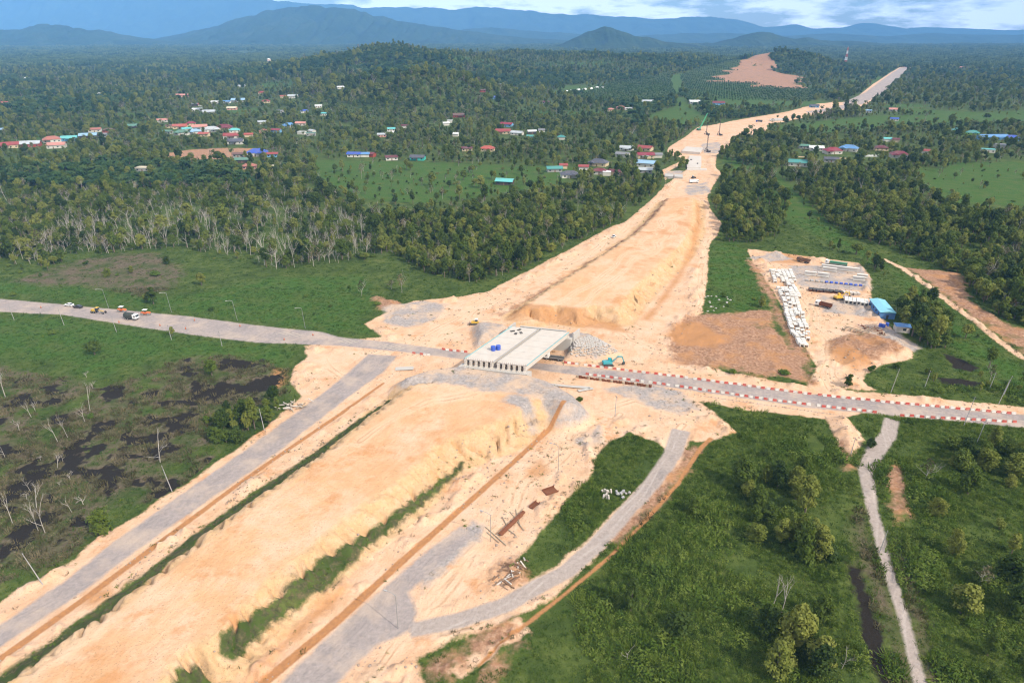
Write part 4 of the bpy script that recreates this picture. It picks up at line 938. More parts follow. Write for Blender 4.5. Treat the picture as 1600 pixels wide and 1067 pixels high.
HT = [
 (14, 231, 28, 'red', 'g', 'c', 'at the very left edge of the village'), (48, 229, 28, 'pale grey', 'g', 'r', 'with red walls near the left edge'), (82, 222, 24, 'terracotta', 'h', 'w', 'behind the salmon house at far left'),
 (89, 231, 25, 'salmon', 'g', 'w', 'in the front row at far left'), (109, 220, 21, 'turquoise', 'g', 'b', 'between the left houses'), (139, 216, 24, 'light blue', 'g', 'd', 'right of the turquoise roof at far left'),
 (160, 214, 14, 'grey', 'g', 'g', 'half hidden right of the light blue roof'), (149, 206, 17, 'terracotta', 'g', 'w', 'behind the light blue roof at left'), (170, 207, 15, 'brown', 'h', 'r', 'with pyramid form left of the main village'),
 (205, 200, 17, 'green', 'g', 'd', 'long and low left of the main village'), (254, 191, 14, 'salmon', 'g', 'w', 'at the left end of the dense roof row'), (3, 206, 10, 'light blue', 'g', 'w', 'cut by the left edge of the picture'),
 (156, 149, 6, 'white', 'g', 'w', 'tiny among trees behind the left fields'), (42, 124, 5, 'white', 'g', 'w', 'tiny in the far left woods'), (8, 163, 8, 'orange red', 'g', 'c', 'tiny at the far left edge'),
 (287, 152, 22, 'salmon', 'g', 'p', 'long pink hall in the far village'), (378, 139, 10, 'pale grey', 'g', 'w', 'alone below the far plantation'), (410, 148, 11, 'red', 'h', 'c', 'beside the bright far field'),
 (443, 157, 8, 'orange red', 'g', 'c', 'small in the middle of the far village'), (459, 159, 15, 'pale grey', 'g', 'w', 'wide and pale at the right of the far village'), (497, 144, 9, 'red', 'g', 'p', 'small right of the bright far field'),
 (354, 162, 12, 'sky blue', 'g', 'w', 'in the rear row of the village'), (373, 160, 20, 'light blue', 'g', 'w', 'long and pale in the rear row of the village'), (336, 162, 10, 'white', 'g', 'w', 'in the rear row left of the sky blue roof'),
 (318, 166, 14, 'red', 'g', 'w', 'in the rear row at its left end'), (305, 166, 8, 'grey', 'g', 'd', 'small in the rear row beside the red roof'), (308, 174, 15, 'white', 'g', 'w', 'in the middle row at left'),
 (327, 178, 18, 'pale grey', 'g', 'w', 'big and pale in the middle row'), (416, 163, 12, 'red', 'h', 'c', 'in front of the bright far field'), (363, 172, 14, 'cream', 'g', 'p', 'in the middle row among palms'),
 (438, 177, 10, 'grey', 'g', 'w', 'small among palms right of the middle row'), (476, 177, 11, 'blue', 'h', 'w', 'small in the right part of the village'), (498, 171, 10, 'white', 'g', 'w', 'small left of the wooded knoll'),
 (506, 181, 10, 'turquoise', 'g', 'w', 'small left of the wooded knoll'),
 (268, 200, 14, 'brown', 'g', 'c', 'at the left of the dense roof row'), (282, 201, 20, 'orange red', 'g', 'c', 'long in the dense roof row'), (299, 196, 13, 'crimson', 'h', 'c', 'behind the dense roof row'),
 (312, 202, 22, 'salmon', 'g', 'w', 'wide in the middle of the dense roof row'), (292, 205, 13, 'turquoise', 'g', 'w', 'in the front of the dense roof row'), (285, 211, 20, 'green', 'h', 'w', 'in the front row left of the blue grey roof'),
 (305, 209, 19, 'light blue', 'h', 'w', 'in the front row right of the green roof'), (331, 206, 22, 'pale grey', 'h', 'w', 'with hipped form left of the great dark red roof'), (351, 203, 24, 'darkred', 'h', 'c', 'great dark roof at the heart of the village'),
 (367, 207, 16, 'turquoise', 'h', 'w', 'right of the great dark red roof'), (320, 213, 17, 'orange red', 'g', 'c', 'in front of the pale hipped roof'), (363, 216, 24, 'red', 'g', 'w', 'long bright roof in the front row'),
 (389, 214, 12, 'orange red', 'g', 'c', 'right of the long bright red roof'), (369, 225, 23, 'slate', 'g', 'w', 'below the long bright red roof'), (263, 209, 13, 'green', 'g', 'g', 'low at the left front of the village'),
 (412, 208, 11, 'terracotta', 'h', 'p', 'between trees right of the dense roof row'), (432, 207, 15, 'crimson', 'g', 'b', 'with blue walls right of the village'), (452, 199, 18, 'sky blue', 'h', 'w', 'with white front at the right of the village'),
 (471, 196, 16, 'salmon', 'g', 'w', 'beside the sky blue hipped roof'), (410, 194, 13, 'pale grey', 'g', 'w', 'behind the crimson and blue house'), (472, 210, 12, 'white', 'f', 'w', 'flat topped block right of the village'),
 (486, 212, 15, 'green', 'f', 'g', 'low shed beside the flat topped white block'), (403, 243, 30, 'blue', 'h', 'w', 'great bright roof beside the cleared brown plot'), (426, 245, 16, 'red', 'g', 'b', 'right beside the great blue roof'),
 (373, 246, 15, 'brown', 'g', 'g', 'on the cleared plot left of the great blue roof'), (379, 254, 20, 'green', 'g', 'd', 'below the great blue roof'), (390, 264, 20, 'terracotta', 'h', 'p', 'half hidden by trees below the green roof'),
 (420, 265, 16, 'cream', 'f', 'c', 'pale slab roof in the trees below the village'), (226, 267, 22, 'cream', 'f', 'g', 'pale slab roof in the oil palm grove'),
 (557, 144, 14, 'terracotta', 'g', 'p', 'at the foot of the wooded hill'), (534, 158, 10, 'white', 'g', 'w', 'white cube left of the wooded knoll'), (488, 208, 8, 'pale grey', 'g', 'w', 'tiny beside the fish pond'),
 (611, 205, 12, 'turquoise', 'g', 'w', 'among palms behind the meadow'), (597, 214, 13, 'pale grey', 'g', 'p', 'among palms in front of the turquoise roof'), (610, 211, 7, 'white', 'g', 'w', 'tiny among palms'),
 (633, 200, 10, 'maroon', 'g', 'w', 'small among palms behind the meadow'), (712, 213, 8, 'white', 'g', 'w', 'tiny among palms below the knoll'), (703, 192, 8, 'white', 'f', 'w', 'tall white block at the foot of the knoll'),
 (717, 184, 18, 'brown', 'g', 'r', 'long brown roof at the foot of the knoll'), (697, 196, 9, 'white', 'g', 'w', 'low and white at the foot of the knoll'), (554, 245, 20, 'blue', 'g', 'w', 'long bright roof at the left edge of the meadow'),
 (571, 245, 13, 'sky blue', 'g', 'w', 'attached right of the long bright blue roof'), (581, 245, 10, 'darkred', 'g', 'r', 'small shed at the end of the blue roofs'), (612, 250, 18, 'maroon', 'g', 'w', 'with white walls at the meadow edge'),
 (653, 250, 22, 'slate', 'g', 't', 'with turquoise walls at the meadow edge'), (730, 236, 15, 'maroon', 'g', 'c', 'behind trees right of the turquoise walled house'), (762, 236, 21, 'orange red', 'h', 'c', 'with wide eaves above the meadow'),
 (780, 138, 9, 'pale grey', 'g', 'w', 'on the bare knoll far behind'), (797, 145, 10, 'crimson', 'g', 'w', 'below the bare knoll'), (754, 165, 9, 'brown', 'g', 'r', 'beside the orange earth cutting'), (775, 167, 12, 'blue', 'g', 'b', 'right of the orange earth cutting'),
 (853, 165, 10, 'maroon', 'g', 'g', 'alone among the far trees'), (954, 174, 10, 'salmon', 'h', 'c', 'left of the far white house'), (970, 171, 13, 'terracotta', 'h', 'p', 'between the far salmon and white houses'), (982, 172, 11, 'white', 'f', 'w', 'by the edge of the planted rows'),
 (792, 198, 18, 'crimson', 'g', 'b', 'in the rear of the middle houses'), (786, 209, 22, 'red', 'g', 'c', 'long in the middle houses'), (808, 211, 18, 'pale grey', 'g', 'w', 'in front of the white roofed house'), (831, 209, 13, 'white', 'g', 'd', 'bright roof among the middle houses'),
 (846, 207, 9, 'grey', 'g', 'w', 'right of the bright white roof'), (877, 218, 11, 'teal', 'h', 'w', 'pyramid roof among dense trees'), (828, 217, 9, 'teal', 'g', 'w', 'small below the bright white roof'),
 (866, 268, 23, 'teal', 'g', 'g', 'at the lower edge of the middle houses'), (880, 263, 11, 'red', 'g', 'c', 'tucked behind the teal roof'), (890, 277, 27, 'slate', 'h', 'w', 'with white walls nearest to the wood'), (912, 265, 14, 'red', 'g', 'w', 'small behind the slate roofed white house'),
 (935, 259, 28, 'slate', 'h', 'c', 'large house with a bare yard'), (937, 272, 22, 'darkred', 'h', 'w', 'below the large slate roof'), (948, 274, 9, 'white', 'f', 'w', 'small flat box between dark red roofs'), (962, 273, 20, 'maroon', 'g', 'c', 'long and low right of the flat box'),
 (979, 235, 20, 'pale grey', 'g', 'w', 'left of the red roofs by the works'), (973, 245, 20, 'grey', 'g', 'w', 'in front of the pale roof by the works'), (789, 288, 26, 'turquoise', 'g', 'd', 'open sided and alone on the meadow'),
 (1008, 235, 22, 'red', 'g', 'c', 'rear red roof by the works'), (1008, 247, 25, 'crimson', 'g', 'c', 'middle of the three stacked roofs by the works'), (1027, 246, 13, 'grey', 'g', 'w', 'right of the crimson roof by the works'), (1010, 260, 27, 'light blue', 'g', 'w', 'white walled in front of the crimson roof'), (1008, 270, 21, 'pale grey', 'g', 'g', 'nearest to the haul road'),
 (1085, 162, 16, 'white', 'g', 'g', 'long and pale below the planted rows'), (1122, 164, 18, 'darkred', 'g', 'b', 'beside the long pale roof below the planted rows'), (1272, 168, 13, 'slate', 'g', 'b', 'where the haul road bends'), (1011, 162, 20, 'pale grey', 'g', 't', 'long shed at the meadow behind'),
 (1256, 232, 14, 'green', 'g', 'g', 'left of the right hand village row'), (1275, 235, 20, 'white', 'g', 'w', 'pale roof in the right hand village row'), (1300, 240, 25, 'crimson', 'h', 'w', 'next to the bright blue roof at right'), (1326, 236, 25, 'sky blue', 'h', 'w', 'brightest roof of the right hand row'),
 (1247, 259, 28, 'teal', 'g', 'w', 'long hall over white gates at the lane'), (1298, 253, 20, 'slate', 'g', 'g', 'dark roof below the crimson one'), (1355, 176, 11, 'light blue', 'g', 'w', 'by the far bend of the works'), (1397, 174, 15, 'salmon', 'g', 'w', 'right of the far bend of the works'),
 (1397, 189, 11, 'blue', 'g', 'w', 'alone in the right meadow'), (1386, 221, 12, 'turquoise', 'g', 'w', 'behind the maroon roofs at right'), (1399, 222, 9, 'maroon', 'g', 'c', 'small behind the maroon hip roofs'), (1376, 235, 19, 'maroon', 'h', 'c', 'left one of the maroon hip roofs'),
 (1404, 246, 25, 'darkred', 'h', 'w', 'large with many hips right of the maroon roof'), (1495, 207, 17, 'teal', 'h', 'w', 'left one of the two teal halls at right'), (1519, 211, 18, 'teal', 'h', 'l', 'with lime walls beside the other teal hall'), (1550, 218, 44, 'sky blue', 'g', 'b', 'very long hall at the right edge'),
 (1580, 219, 20, 'blue', 'h', 'b', 'pyramid roofed prayer hall at the right edge'), (1561, 231, 13, 'grey', 'g', 'w', 'in front of the very long blue hall'), (1543, 238, 18, 'turquoise', 'f', 'w', 'flat roof in front of the very long blue hall'), (1446, 240, 8, 'red', 'g', 'w', 'almost hidden in palms at right'),
 (1472, 107, 13, 'white', 'g', 'w', 'leftmost in the line of far sheds'), (1505, 107, 17, 'salmon', 'g', 'p', 'second in the line of far sheds'), (1546, 107, 24, 'white', 'g', 'w', 'third in the line of far sheds'), (1583, 107, 24, 'red', 'g', 'w', 'last in the line of far sheds'),
]
for r_ in HT:
    g_ = G(r_[0], r_[1]); HOUSE_SPOTS.append((g_[0], g_[1], r_[2] * depth_of(g_[0], g_[1]) / 2134.0))
def jitter_grid(y0, y1, sp, m=1.12):
    out = []
    y = y0
    while y < y1:
        hw = 0.75 * (CP * y + CAM_H * SP) * m + 6
        n = int(2 * hw / sp)
        x = -hw + (np.arange(n) + R.random(n)) * sp
        out.append(np.stack([x, y + R.random(n) * sp], 1)); y += sp
    return np.vstack(out)
def free(F, mtree=2.5):
    return (F['lane'] > 2) & (F['sand'] > mtree) & (F['asph'] > mtree + .5) & (F['mud'] > 1) & (F['gravel'] > mtree) & (F['drain'] > 1.5) & (F['pool'] > 0) & (F['ditch'] > 1) & (F['strips'] > .5)
def house_clear(x, y):
    ok = np.ones(len(x), bool)
    for hx, hy, hw in HOUSE_SPOTS:
        m = (np.abs(x - hx) < hw + 60) & (np.abs(y - hy) < 80)
        if not m.any(): continue
        k = np.hypot(hx, hy); ux, uy = hx / k, hy / k
        dx, dy = x[m] - hx, y[m] - hy
        al = dx * ux + dy * uy; ac = np.abs(dx * uy - dy * ux)
        bad = ((al > -min(52, 14 + k * .03)) & (al < hw * .9 + 3) & (ac < hw * .85 + 2.0))
        ok[m] &= ~bad
    return ok
KINDS = ('leafy', 'dead', 'sparse', 'palm', 'oilpalm', 'shrub')
PLANTS = {k: [] for k in KINDS}     # x, y, scale, zone
for y0, y1, sp in ((88, 150, 3.0), (150, 480, 3.3), (480, 640, 4.4), (640, 1150, 6.0), (1150, 2700, 9.0)):
    C_ = jitter_grid(y0, y1, sp); x, y = C_[:, 0], C_[:, 1]
    F = fields(x, y)
    ok = free(F) & house_clear(x, y)
    zi = np.full(len(x), -1)
    for i, z in reversed(list(enumerate(ZONES))): zi[sd_poly(x, y, z[0], 1) < 0] = i
    vil = np.zeros(len(x), bool)
    for v in VILLAGES: vil |= sd_poly(x, y, v, 1) < 0
    prow = (sd_poly(x, y, PLANT_ROWS, 1) < 0) | (sd_poly(x, y, PLANT_ROWS2, 1) < 0)
    n1 = fbm(x * .02, y * .02, 61, 3); n2 = fbm(x * .004, y * .004, 67, 3)
    rnd = R.random(len(x)); kr = R.random(len(x)); hz_ = height(x, y, F)
    for i in range(len(x)):
        if not ok[i] or prow[i]: continue
        z = zi[i]
        if z >= 0:
            dens, mixv, hr = ZONES[z][1:4]
            dens = dens * (1.0 if dens < .3 else min(1, .35 + 1.5 * (n1[i] - .25)))
        elif y[i] > 600:
            lush = F['lush'][i] < 0
            if lush and not vil[i]: dens, mixv, hr = .035, (.4, 0, .1, .1, 0, .4), (.5, .9)
            elif vil[i]: dens, mixv, hr = .74, (.60, 0, .05, .28, .0, .07), (.5, 1.1)
            elif n2[i] > .55 and y[i] > 900: dens, mixv, hr = .9, (.15, 0, 0, 0, .85, 0), (.9, 1.15)
            else: dens, mixv, hr = .74, (.72, .02, .06, .08, .0, .12), (.4, 1.2)
            dens = min(1, dens * (.30 + 2.1 * (n1[i] - .22))) if hz_[i] < 8 else 1.0
        elif x[i] > 20 and y[i] > 420: dens, mixv, hr = .10, (.5, 0, .1, 0, 0, .4), (.5, .9)
        elif y[i] > 420: dens, mixv, hr = .12, (.4, .1, .1, 0, 0, .4), (.5, .9)
        elif y[i] < 235 and x[i] > 25: dens, mixv, hr = .012 + .55 * max(0, n1[i] - .52), (.2, .03, .05, 0, 0, .72), (.45, 1.15)
        else: dens, mixv, hr = .006, (.15, .1, .1, 0, 0, .65), (.5, .9)
        if rnd[i] > dens: continue
        k = int(np.searchsorted(np.cumsum(mixv), kr[i] * sum(mixv)))
        hs = (hr[0] + (hr[1] - hr[0]) * R.random()) * (1.35 if hz_[i] > 8 and y[i] < 2000 else 1); hs *= 1.45 if R.random() < .08 else (.6 if R.random() < .22 else 1)
        PLANTS[KINDS[min(k, 5)]].append((x[i], y[i], hs * (1 if y[i] < 1150 else 1.25), z))
for P_ in (PLANT_ROWS, PLANT_ROWS2):     # planted rows of young oil palms
    a = math.radians(20); lo, hi = P_.min(0), P_.max(0); U, V_ = np.meshgrid(np.arange(-1600, 1600, 13.0), np.arange(-1600, 1600, 9.0)); cx, cy = (lo + hi) / 2
    x = (cx + U * math.cos(a) - V_ * math.sin(a) + R.normal(size=U.shape) * .5).ravel(); y = (cy + U * math.sin(a) + V_ * math.cos(a) + R.normal(size=U.shape) * .5).ravel()
    m = (sd_poly(x, y, P_, 1) < 0); x, y = x[m], y[m]; F = fields(x, y); m = free(F) & house_clear(x, y)
    for X_, Y_ in zip(x[m], y[m]): PLANTS['oilpalm'].append((X_, Y_, .66, -2))

WHERE_DEFAULT = 'in the woods around the far villages'
NAMES = {'leafy': ('leafy_tree', 'tree', LEAFY, 'green leafy tree'), 'dead': ('dead_tree', 'dead tree', DEAD, 'bare bleached dead tree'),
         'sparse': ('sparse_tree', 'tree', SPARSE, 'half bare greyish tree'), 'palm': ('coconut_palm', 'palm tree', PALM, 'coconut palm'),
         'oilpalm': ('oil_palm', 'palm tree', OILP, 'squat oil palm'), 'shrub': ('shrub', 'shrub', SHRUB, 'rounded green shrub')}
STUFF = {'leafy': ('woodland', 'dense green woodland spreading over the plain', 'woodland'), 'dead': ('dead_woodland', 'bare bleached trunks mixed into the far woods', 'woodland'),
         'sparse': ('thin_woodland', 'thin greyish trees mixed into the far woods', 'woodland'), 'palm': ('palm_grove', 'coconut palms mixed among the far village trees', 'palm grove'),
         'oilpalm': ('oil_palm_plantation', 'dark oil palm plantation covering the far plain', 'plantation'), 'shrub': ('shrubbery', 'low shrubs scattered over the far meadows', 'shrubbery')}
def plant(q, name, label, cat, x, y, s, group=None, z=None):
    o = thing(name, label, cat, (x, y, Hz(x, y) if z is None else z), R.random() * 6.28, group, s)
    o.scale = (s * (1 + np.clip(R.normal() * .16, -.3, .4)), s * (1 + np.clip(R.normal() * .16, -.3, .4)), s * (1 + np.clip(R.normal() * .18, -.3, .5)))
    for nm, me in q.parts: link_mesh(nm, me, None, o)
    return o
for k in KINDS:
    arr = np.array(PLANTS[k]); nm, cat, protos, lb = NAMES[k]
    z = Hz(arr[:, 0], arr[:, 1])
    show = np.where(in_view(arr[:, 0], arr[:, 1], z, 1.0), arr[:, 2] / np.hypot(arr[:, 0], arr[:, 1]), -1)
    o_ = np.argsort(-show); top = o_[:290]; rest = o_[290:]
    for i in top:
        if show[i] < 0: continue
        zi = int(arr[i, 3]); where = ZONES[zi][4] if zi >= 0 else (WHERE_DEFAULT if arr[i, 1] > 420 else 'dotted over the open green land')
        plant(protos[int(R.integers(len(protos)))], nm, '%s %s' % (lb, where), cat, arr[i, 0], arr[i, 1], arr[i, 2], '%ss %s' % (lb, where), z[i])
    cl = proto_collection(STUFF[k][0], [joined(q) for q in protos])
    scatter(STUFF[k][0], np.stack([arr[rest, 0], arr[rest, 1], z[rest]], 1), arr[rest, 2], cl, len(protos), STUFF[k][1], STUFF[k][2])

# the forest beyond: clumps of crowns
def clump(w, h, n):
    lb = [(R.normal() * w * .3, R.normal() * w * .3, h * (.35 + .3 * R.random()), w * (.13 + .08 * R.random()), h * .4) for _ in range(9)]
    return crown_mesh('far_clump', lb, n, w * .085, M_LEAF_FAR, .4, .8)
C_ = np.vstack([jitter_grid(2700, 4600, 17, 1.1), jitter_grid(4600, 7400, 26, 1.1)])
x, y = C_[:, 0], C_[:, 1]; n2 = fbm(x * .0022, y * .0022, 91, 4); n3 = fbm(x * .01, y * .004, 93, 3)
m = (R.random(len(x)) < np.clip((n2 - .3) * 5, .05, 1) * np.clip((n3 - .2) * 4, .1, 1)) & (sd_poly(x, y, strip_poly(W([(1366, 145), (1390, 125), (1416, 106)]), [60, 60, 60])) > 0); x, y = x[m], y[m]
scatter('far_forest', np.stack([x, y, height(x, y, fields(x, y))], 1), (.75 + .6 * R.random(len(x))) * np.where(y > 4600, 1.35, 1), proto_collection('far_clump', [clump(24, 11, 150) for _ in range(4)]), 4, 'hazy far forest of the plain', 'forest')

# ground cover
def cover(name, spec, keep, size, protos, label, cat):
    pts, sc_ = [], []
    for y0, y1, sp in spec:
        C_ = jitter_grid(y0, y1, sp, 1.05); x, y = C_[:, 0], C_[:, 1]; F = fields(x, y)
        m = keep(x, y, F); x, y = x[m], y[m]
        pts.append(np.stack([x, y, height(x, y, {k: v[m] for k, v in F.items()})], 1)); sc_.append(size(x, y) * (1 + .25 * (sp - 1)) * (.6 + .8 * R.random(len(x))))
    scatter(name, np.vstack(pts), np.hstack(sc_), proto_collection(name, protos), len(protos), label, cat)
green2 = lambda F: (F['lane'] > .3) & (F['sand'] > .4) & (F['asph'] > .6) & (F['mud'] > .3)
green = lambda F: (F['lane'] > .3) & (F['sand'] > .4) & (F['asph'] > .6) & (F['mud'] > .3) & (F['gravel'] > .5) & (F['drain'] > .8) & (F['pool'] > .2) & (F['ditch'] > .3)
def keep_scrub(x, y, F):
    n = fbm(x * .07, y * .07, 71, 3)
    right = (x > 15) & (y < 225)
    return green(F) & (F['strips'] > 0) & (right | (R.random(len(x)) < .18)) & (F['dry'] > 0) & (n > .2 + .25 * R.random(len(x)))
cover('scrub', [(84, 200, .85), (200, 330, 1.8), (330, 480, 3.2)], keep_scrub, lambda x, y: np.where((x > 15) & (y < 225), .95 + 1.1 * np.clip(fbm(x * .06, y * .06, 73, 3) - .45, 0, 1) * 4, .7),
      [low_scrub(1.35, .42, 50, .2, M_SCRUB, 3) for _ in range(4)] + [low_scrub(1.1, .85, 60, .2, M_SCRUB), blade_clump(46, 1.5, .75, .05, M_SCRUB)], 'low leafy scrub covering the green land', 'scrub')
cover('grass', [(84, 200, 1.5), (200, 330, 1.9), (330, 470, 2.6)], lambda x, y, F: green(F) & (F['strips'] > 0) & ((F['dry'] > -3) | (R.random(len(x)) < .45)) & ~((x > 15) & (y < 225) & (R.random(len(x)) < .25)), lambda x, y: .8 + 0 * x,
      [blade_clump(34, 1.7, .42, .06, M_GRASS) for _ in range(3)], 'lush grass on the verges and meadows', 'grass')
cover('reeds', [(84, 200, 1.5), (200, 330, 1.8)], lambda x, y, F: green2(F) & (F['dry'] < 1.5) & ((F['pool'] > -1.0) | (R.random(len(x)) < .22)) & (fbm(x * .15, y * .15, 75, 3) > .44), lambda x, y: .9 + 0 * x,
      [blade_clump(24, 1.5, .8, .09, M_REED) for _ in range(3)], 'brownish reeds and dry swamp plants', 'reeds')
cover('bank_plants', [(84, 200, .95), (200, 240, 1.3)], lambda x, y, F: (F['strips'] < -.2) & (fbm(x * .3, y * .3, 79, 3) > .5), lambda x, y: .4 + 0 * x,
      [low_scrub(1.3, .9, 26, .36, M_SCRUB), blade_clump(20, 1.2, .7, .08, M_REED), blade_clump(20, 1.2, .6, .08, M_GRASS)], 'dark weeds growing on the embankment banks', 'weeds')
def stone_mesh():
    n = 6; V = []
    for h, q in ((-.2, .8), (.15, 1.0), (.5, .5)):
        for i in range(n):
            a = 6.283 * i / n; r = q * (.35 + .25 * R.random()); V.append((math.cos(a) * r, math.sin(a) * r, h * .6))
    Fc = [(j * n + i, j * n + (i + 1) % n, (j + 1) * n + (i + 1) % n, (j + 1) * n + i) for j in range(2) for i in range(n)] + [(12, 13, 14, 15), (12, 15, 16, 17)]
    return np_mesh('stone', np.array(V), np.array(Fc), paint('site_stone', c4(.34, .26, .2), .95, .1, dirt=.5, dirtcol=c4(.2, .14, .1), scale=2))
bare = lambda F: (F['sand'] < -.3) & (F['asph'] > .3) & (F['lane'] > .2)
cover('rubble', [(84, 200, 1.6), (200, 330, 2.2), (330, 520, 4.0)], lambda x, y, F: bare(F) & (np.minimum(F['emb1'], F['emb2']) > 0) & (fbm(x * .09, y * .09, 111, 3) + .22 * R.random(len(x)) > .66), lambda x, y: .2 + .45 * R.random(len(x)) ** 3, [stone_mesh() for _ in range(4)], 'loose stones and clods strewn over the sand', 'rubble')
cover('weeds', [(84, 200, 1.8), (200, 330, 2.4), (330, 520, 4.0)], lambda x, y, F: bare(F) & (np.minimum(F['emb1'], F['emb2']) > 3) & ((F['sand'] > -2.5) | (R.random(len(x)) < .25)) & (fbm(x * .11, y * .11, 113, 3) > .55), lambda x, y: .35 + .45 * R.random(len(x)),
      [low_scrub(1.2, .5, 30, .24, M_SCRUB, 3), blade_clump(26, 1.2, .5, .06, M_REED), blade_clump(26, 1.2, .45, .06, M_GRASS)], 'sparse weeds sprouting on the bare sand', 'weeds')
# ------------------------------------------------------------------ materials for made things
C8 = lambda r, g, b: srgb(r, g, b)
M_CONC = paint('concrete', c4(.44, .41, .37), .85, .2, dirt=.35, dirtcol=c4(.38, .32, .26), scale=.5)
M_CONCW = paint('pale_concrete', c4(.53, .47, .41), .85, .15, dirt=.45, dirtcol=c4(.42, .35, .28), scale=.35)
M_CONCG = paint('grey_concrete', c4(.36, .35, .34), .9, .1, dirt=.4, dirtcol=c4(.3, .22, .16), scale=.6)
M_TEAL = paint('teal_formwork', c4(.22, .40, .41), .6, .3)
M_BLUE = paint('blue_plastic', c4(.03, .09, .45), .4, .4)
M_BARRED = paint('barrier_red', c4(.46, .075, .055), .6, .3, dirt=.6, dirtcol=c4(.45, .3, .22), scale=.35)
M_BARWHITE = paint('barrier_white', c4(.66, .62, .56), .6, .3, dirt=.55, dirtcol=c4(.46, .38, .3), scale=.35)
M_RUBBER = paint('rubber', c4(.025, .025, .025), .9, .2)
M_GLASS = paint('dark_glass', c4(.03, .04, .05), .1, .6, dirt=.05)
M_DARK = paint('dark_steel', c4(.06, .058, .055), .6, .3)
M_STEEL = paint('galvanised_steel', c4(.33, .33, .32), .45, .4, .4)
M_RUST = paint('rusty_steel', c4(.16, .06, .032), .9, .1, dirt=.5, dirtcol=c4(.26, .12, .06))
M_WOOD = paint('weathered_timber', c4(.40, .32, .23), .9, .1, dirt=.5, dirtcol=c4(.2, .14, .1))
M_WHITE = paint('white_paint', c4(.78, .77, .74), .4, .4, dirt=.15)
M_BLACK = paint('black_paint', c4(.02, .02, .022), .3, .5, dirt=.15)
M_ORANGE = paint('orange_paint', c4(.62, .14, .03), .5, .3)
M_YELLOW = paint('yellow_paint', c4(.62, .38, .04), .5, .3, dirt=.4)
M_EXC = paint('teal_paint', c4(.03, .30, .33), .45, .4, dirt=.3)
M_GREENP = paint('green_paint', c4(.05, .22, .12), .5, .3, dirt=.3)
M_CANVAS = paint('dark_canvas', c4(.045, .055, .05), .9, .1)
M_LINE = paint('road_paint', c4(.52, .44, .33), .8, .1, dirt=.5, dirtcol=c4(.4, .33, .27), scale=.6)
M_STONE = paint('pale_stone', c4(.43, .39, .35), .9, .1, dirt=.4, dirtcol=c4(.34, .3, .27), scale=.9)
M_SOILDARK = paint('dark_earth', c4(.18, .105, .065), .95, .05, dirt=.5, dirtcol=c4(.3, .2, .13))
def at(px, py, dz=0.0):
    g = G(px, py); g = G(px, py, min(8.0, Hz(g[0], g[1]))); return Vector((g[0], g[1], Hz(g[0], g[1]) + dz))
def heading(p, q): a, b = G(*p), G(*q); return math.atan2(b[1] - a[1], b[0] - a[0])

# ------------------------------------------------------------------ overpass
NL, WV, LV = np.array([-18.3, 230.9]), np.array([23.6, -6.1]), np.array([18.3, 31.5])
bpt = lambda s, t_: NL + s * WV + t_ * LV
bo = NL + .5 * WV + .5 * LV
def hexa(mb, s0, s1, t0, t1, z0, z1, shift=0.0):
    c = [bpt(s0, t0), bpt(s1, t0), bpt(s1, t1), bpt(s0, t1)]
    vs = [(p[0] - bo[0], p[1] - bo[1], z0) for p in c] + [(p[0] - bo[0], p[1] - bo[1], z1) for p in c]
    return mb.add(vs, [(0, 3, 2, 1), (4, 5, 6, 7), (0, 1, 5, 4), (1, 2, 6, 5), (2, 3, 7, 6), (3, 0, 4, 7)])
br = thing('overpass', 'unfinished concrete overpass of two decks on girders across the road', 'overpass', (bo[0], bo[1], 0))
for s0, s1 in ((0.0, .478), (.522, 1.0)):
    hexa(MB(), s0, s1, .012, .995, 7.72, 8.0).part('deck_slab', M_CONCW, br)
    for e0, e1 in ((s0, s0 + .009), (s1 - .009, s1)):
        hexa(MB(), e0, e1, .014, .993, 8.0, 8.32).part('edge_formwork', M_TEAL if e0 == 0 or e1 == 1 else M_CONCG, br)
    for i in range(6):
        c = s0 + .03 + (s1 - s0 - .06) * i / 5
        mb = MB(); hexa(mb, c - .016, c + .016, .0, 1.0, 5.95, 6.2); hexa(mb, c - .007, c + .007, .03, .97, 6.2, 7.5); hexa(mb, c - .02, c + .02, .0, 1.0, 7.5, 7.717)
        hexa(mb, c - .0155, c + .0155, .001, .03, 6.2, 7.5); hexa(mb, c - .0155, c + .0155, .97, .999, 6.2, 7.5)
        mb.part('girder', M_CONCW, br)
for s0, s1 in ((0.012, .466), (.534, .988)):
    for t_ in (.18, .34, .5, .66, .82): hexa(MB(), s0, s1, t_, t_ + .004, 8.0, 8.012).part('construction_joint', M_CONCG, br)
    for s in np.linspace(s0 + .004, s1 - .004, 16): 
        MB().tube((bpt(s, .008)[0] - bo[0], bpt(s, .008)[1] - bo[1], 7.8), (bpt(s, .006)[0] - bo[0], bpt(s, .006)[1] - bo[1], 8.75), .05, n=4).part('starter_bar', M_RUST, br)
for t0, t1, w0, w1 in ((-.05, .045, -.06, -.005), (.955, 1.05, 1.005, 1.06)):
    mb = MB(); hexa(mb, -.05, 1.05, t0, t1, -.6, 5.6)
    mb.part('abutment', M_CONC, br)
    for i in range(12):
        s = (.03 + .418 * (i % 6) / 5) + (.522 if i >= 6 else 0)
        hexa(MB(), s - .018, s + .018, (t0 + t1) / 2 - .02, (t0 + t1) / 2 + .02, 5.6, 5.945).part('bearing_block', M_CONCW, br)
for s in (-.075, 1.052):
    mb = MB(); hexa(mb, s, s + .023, 1.0, 1.16, -.6, 7.6); mb.part('wing_wall', M_CONC, br)
mb = MB(); hexa(mb, .1, .9, 1.052, 1.075, 5.0, 7.6); mb.part('back_wall', M_CONC, br)
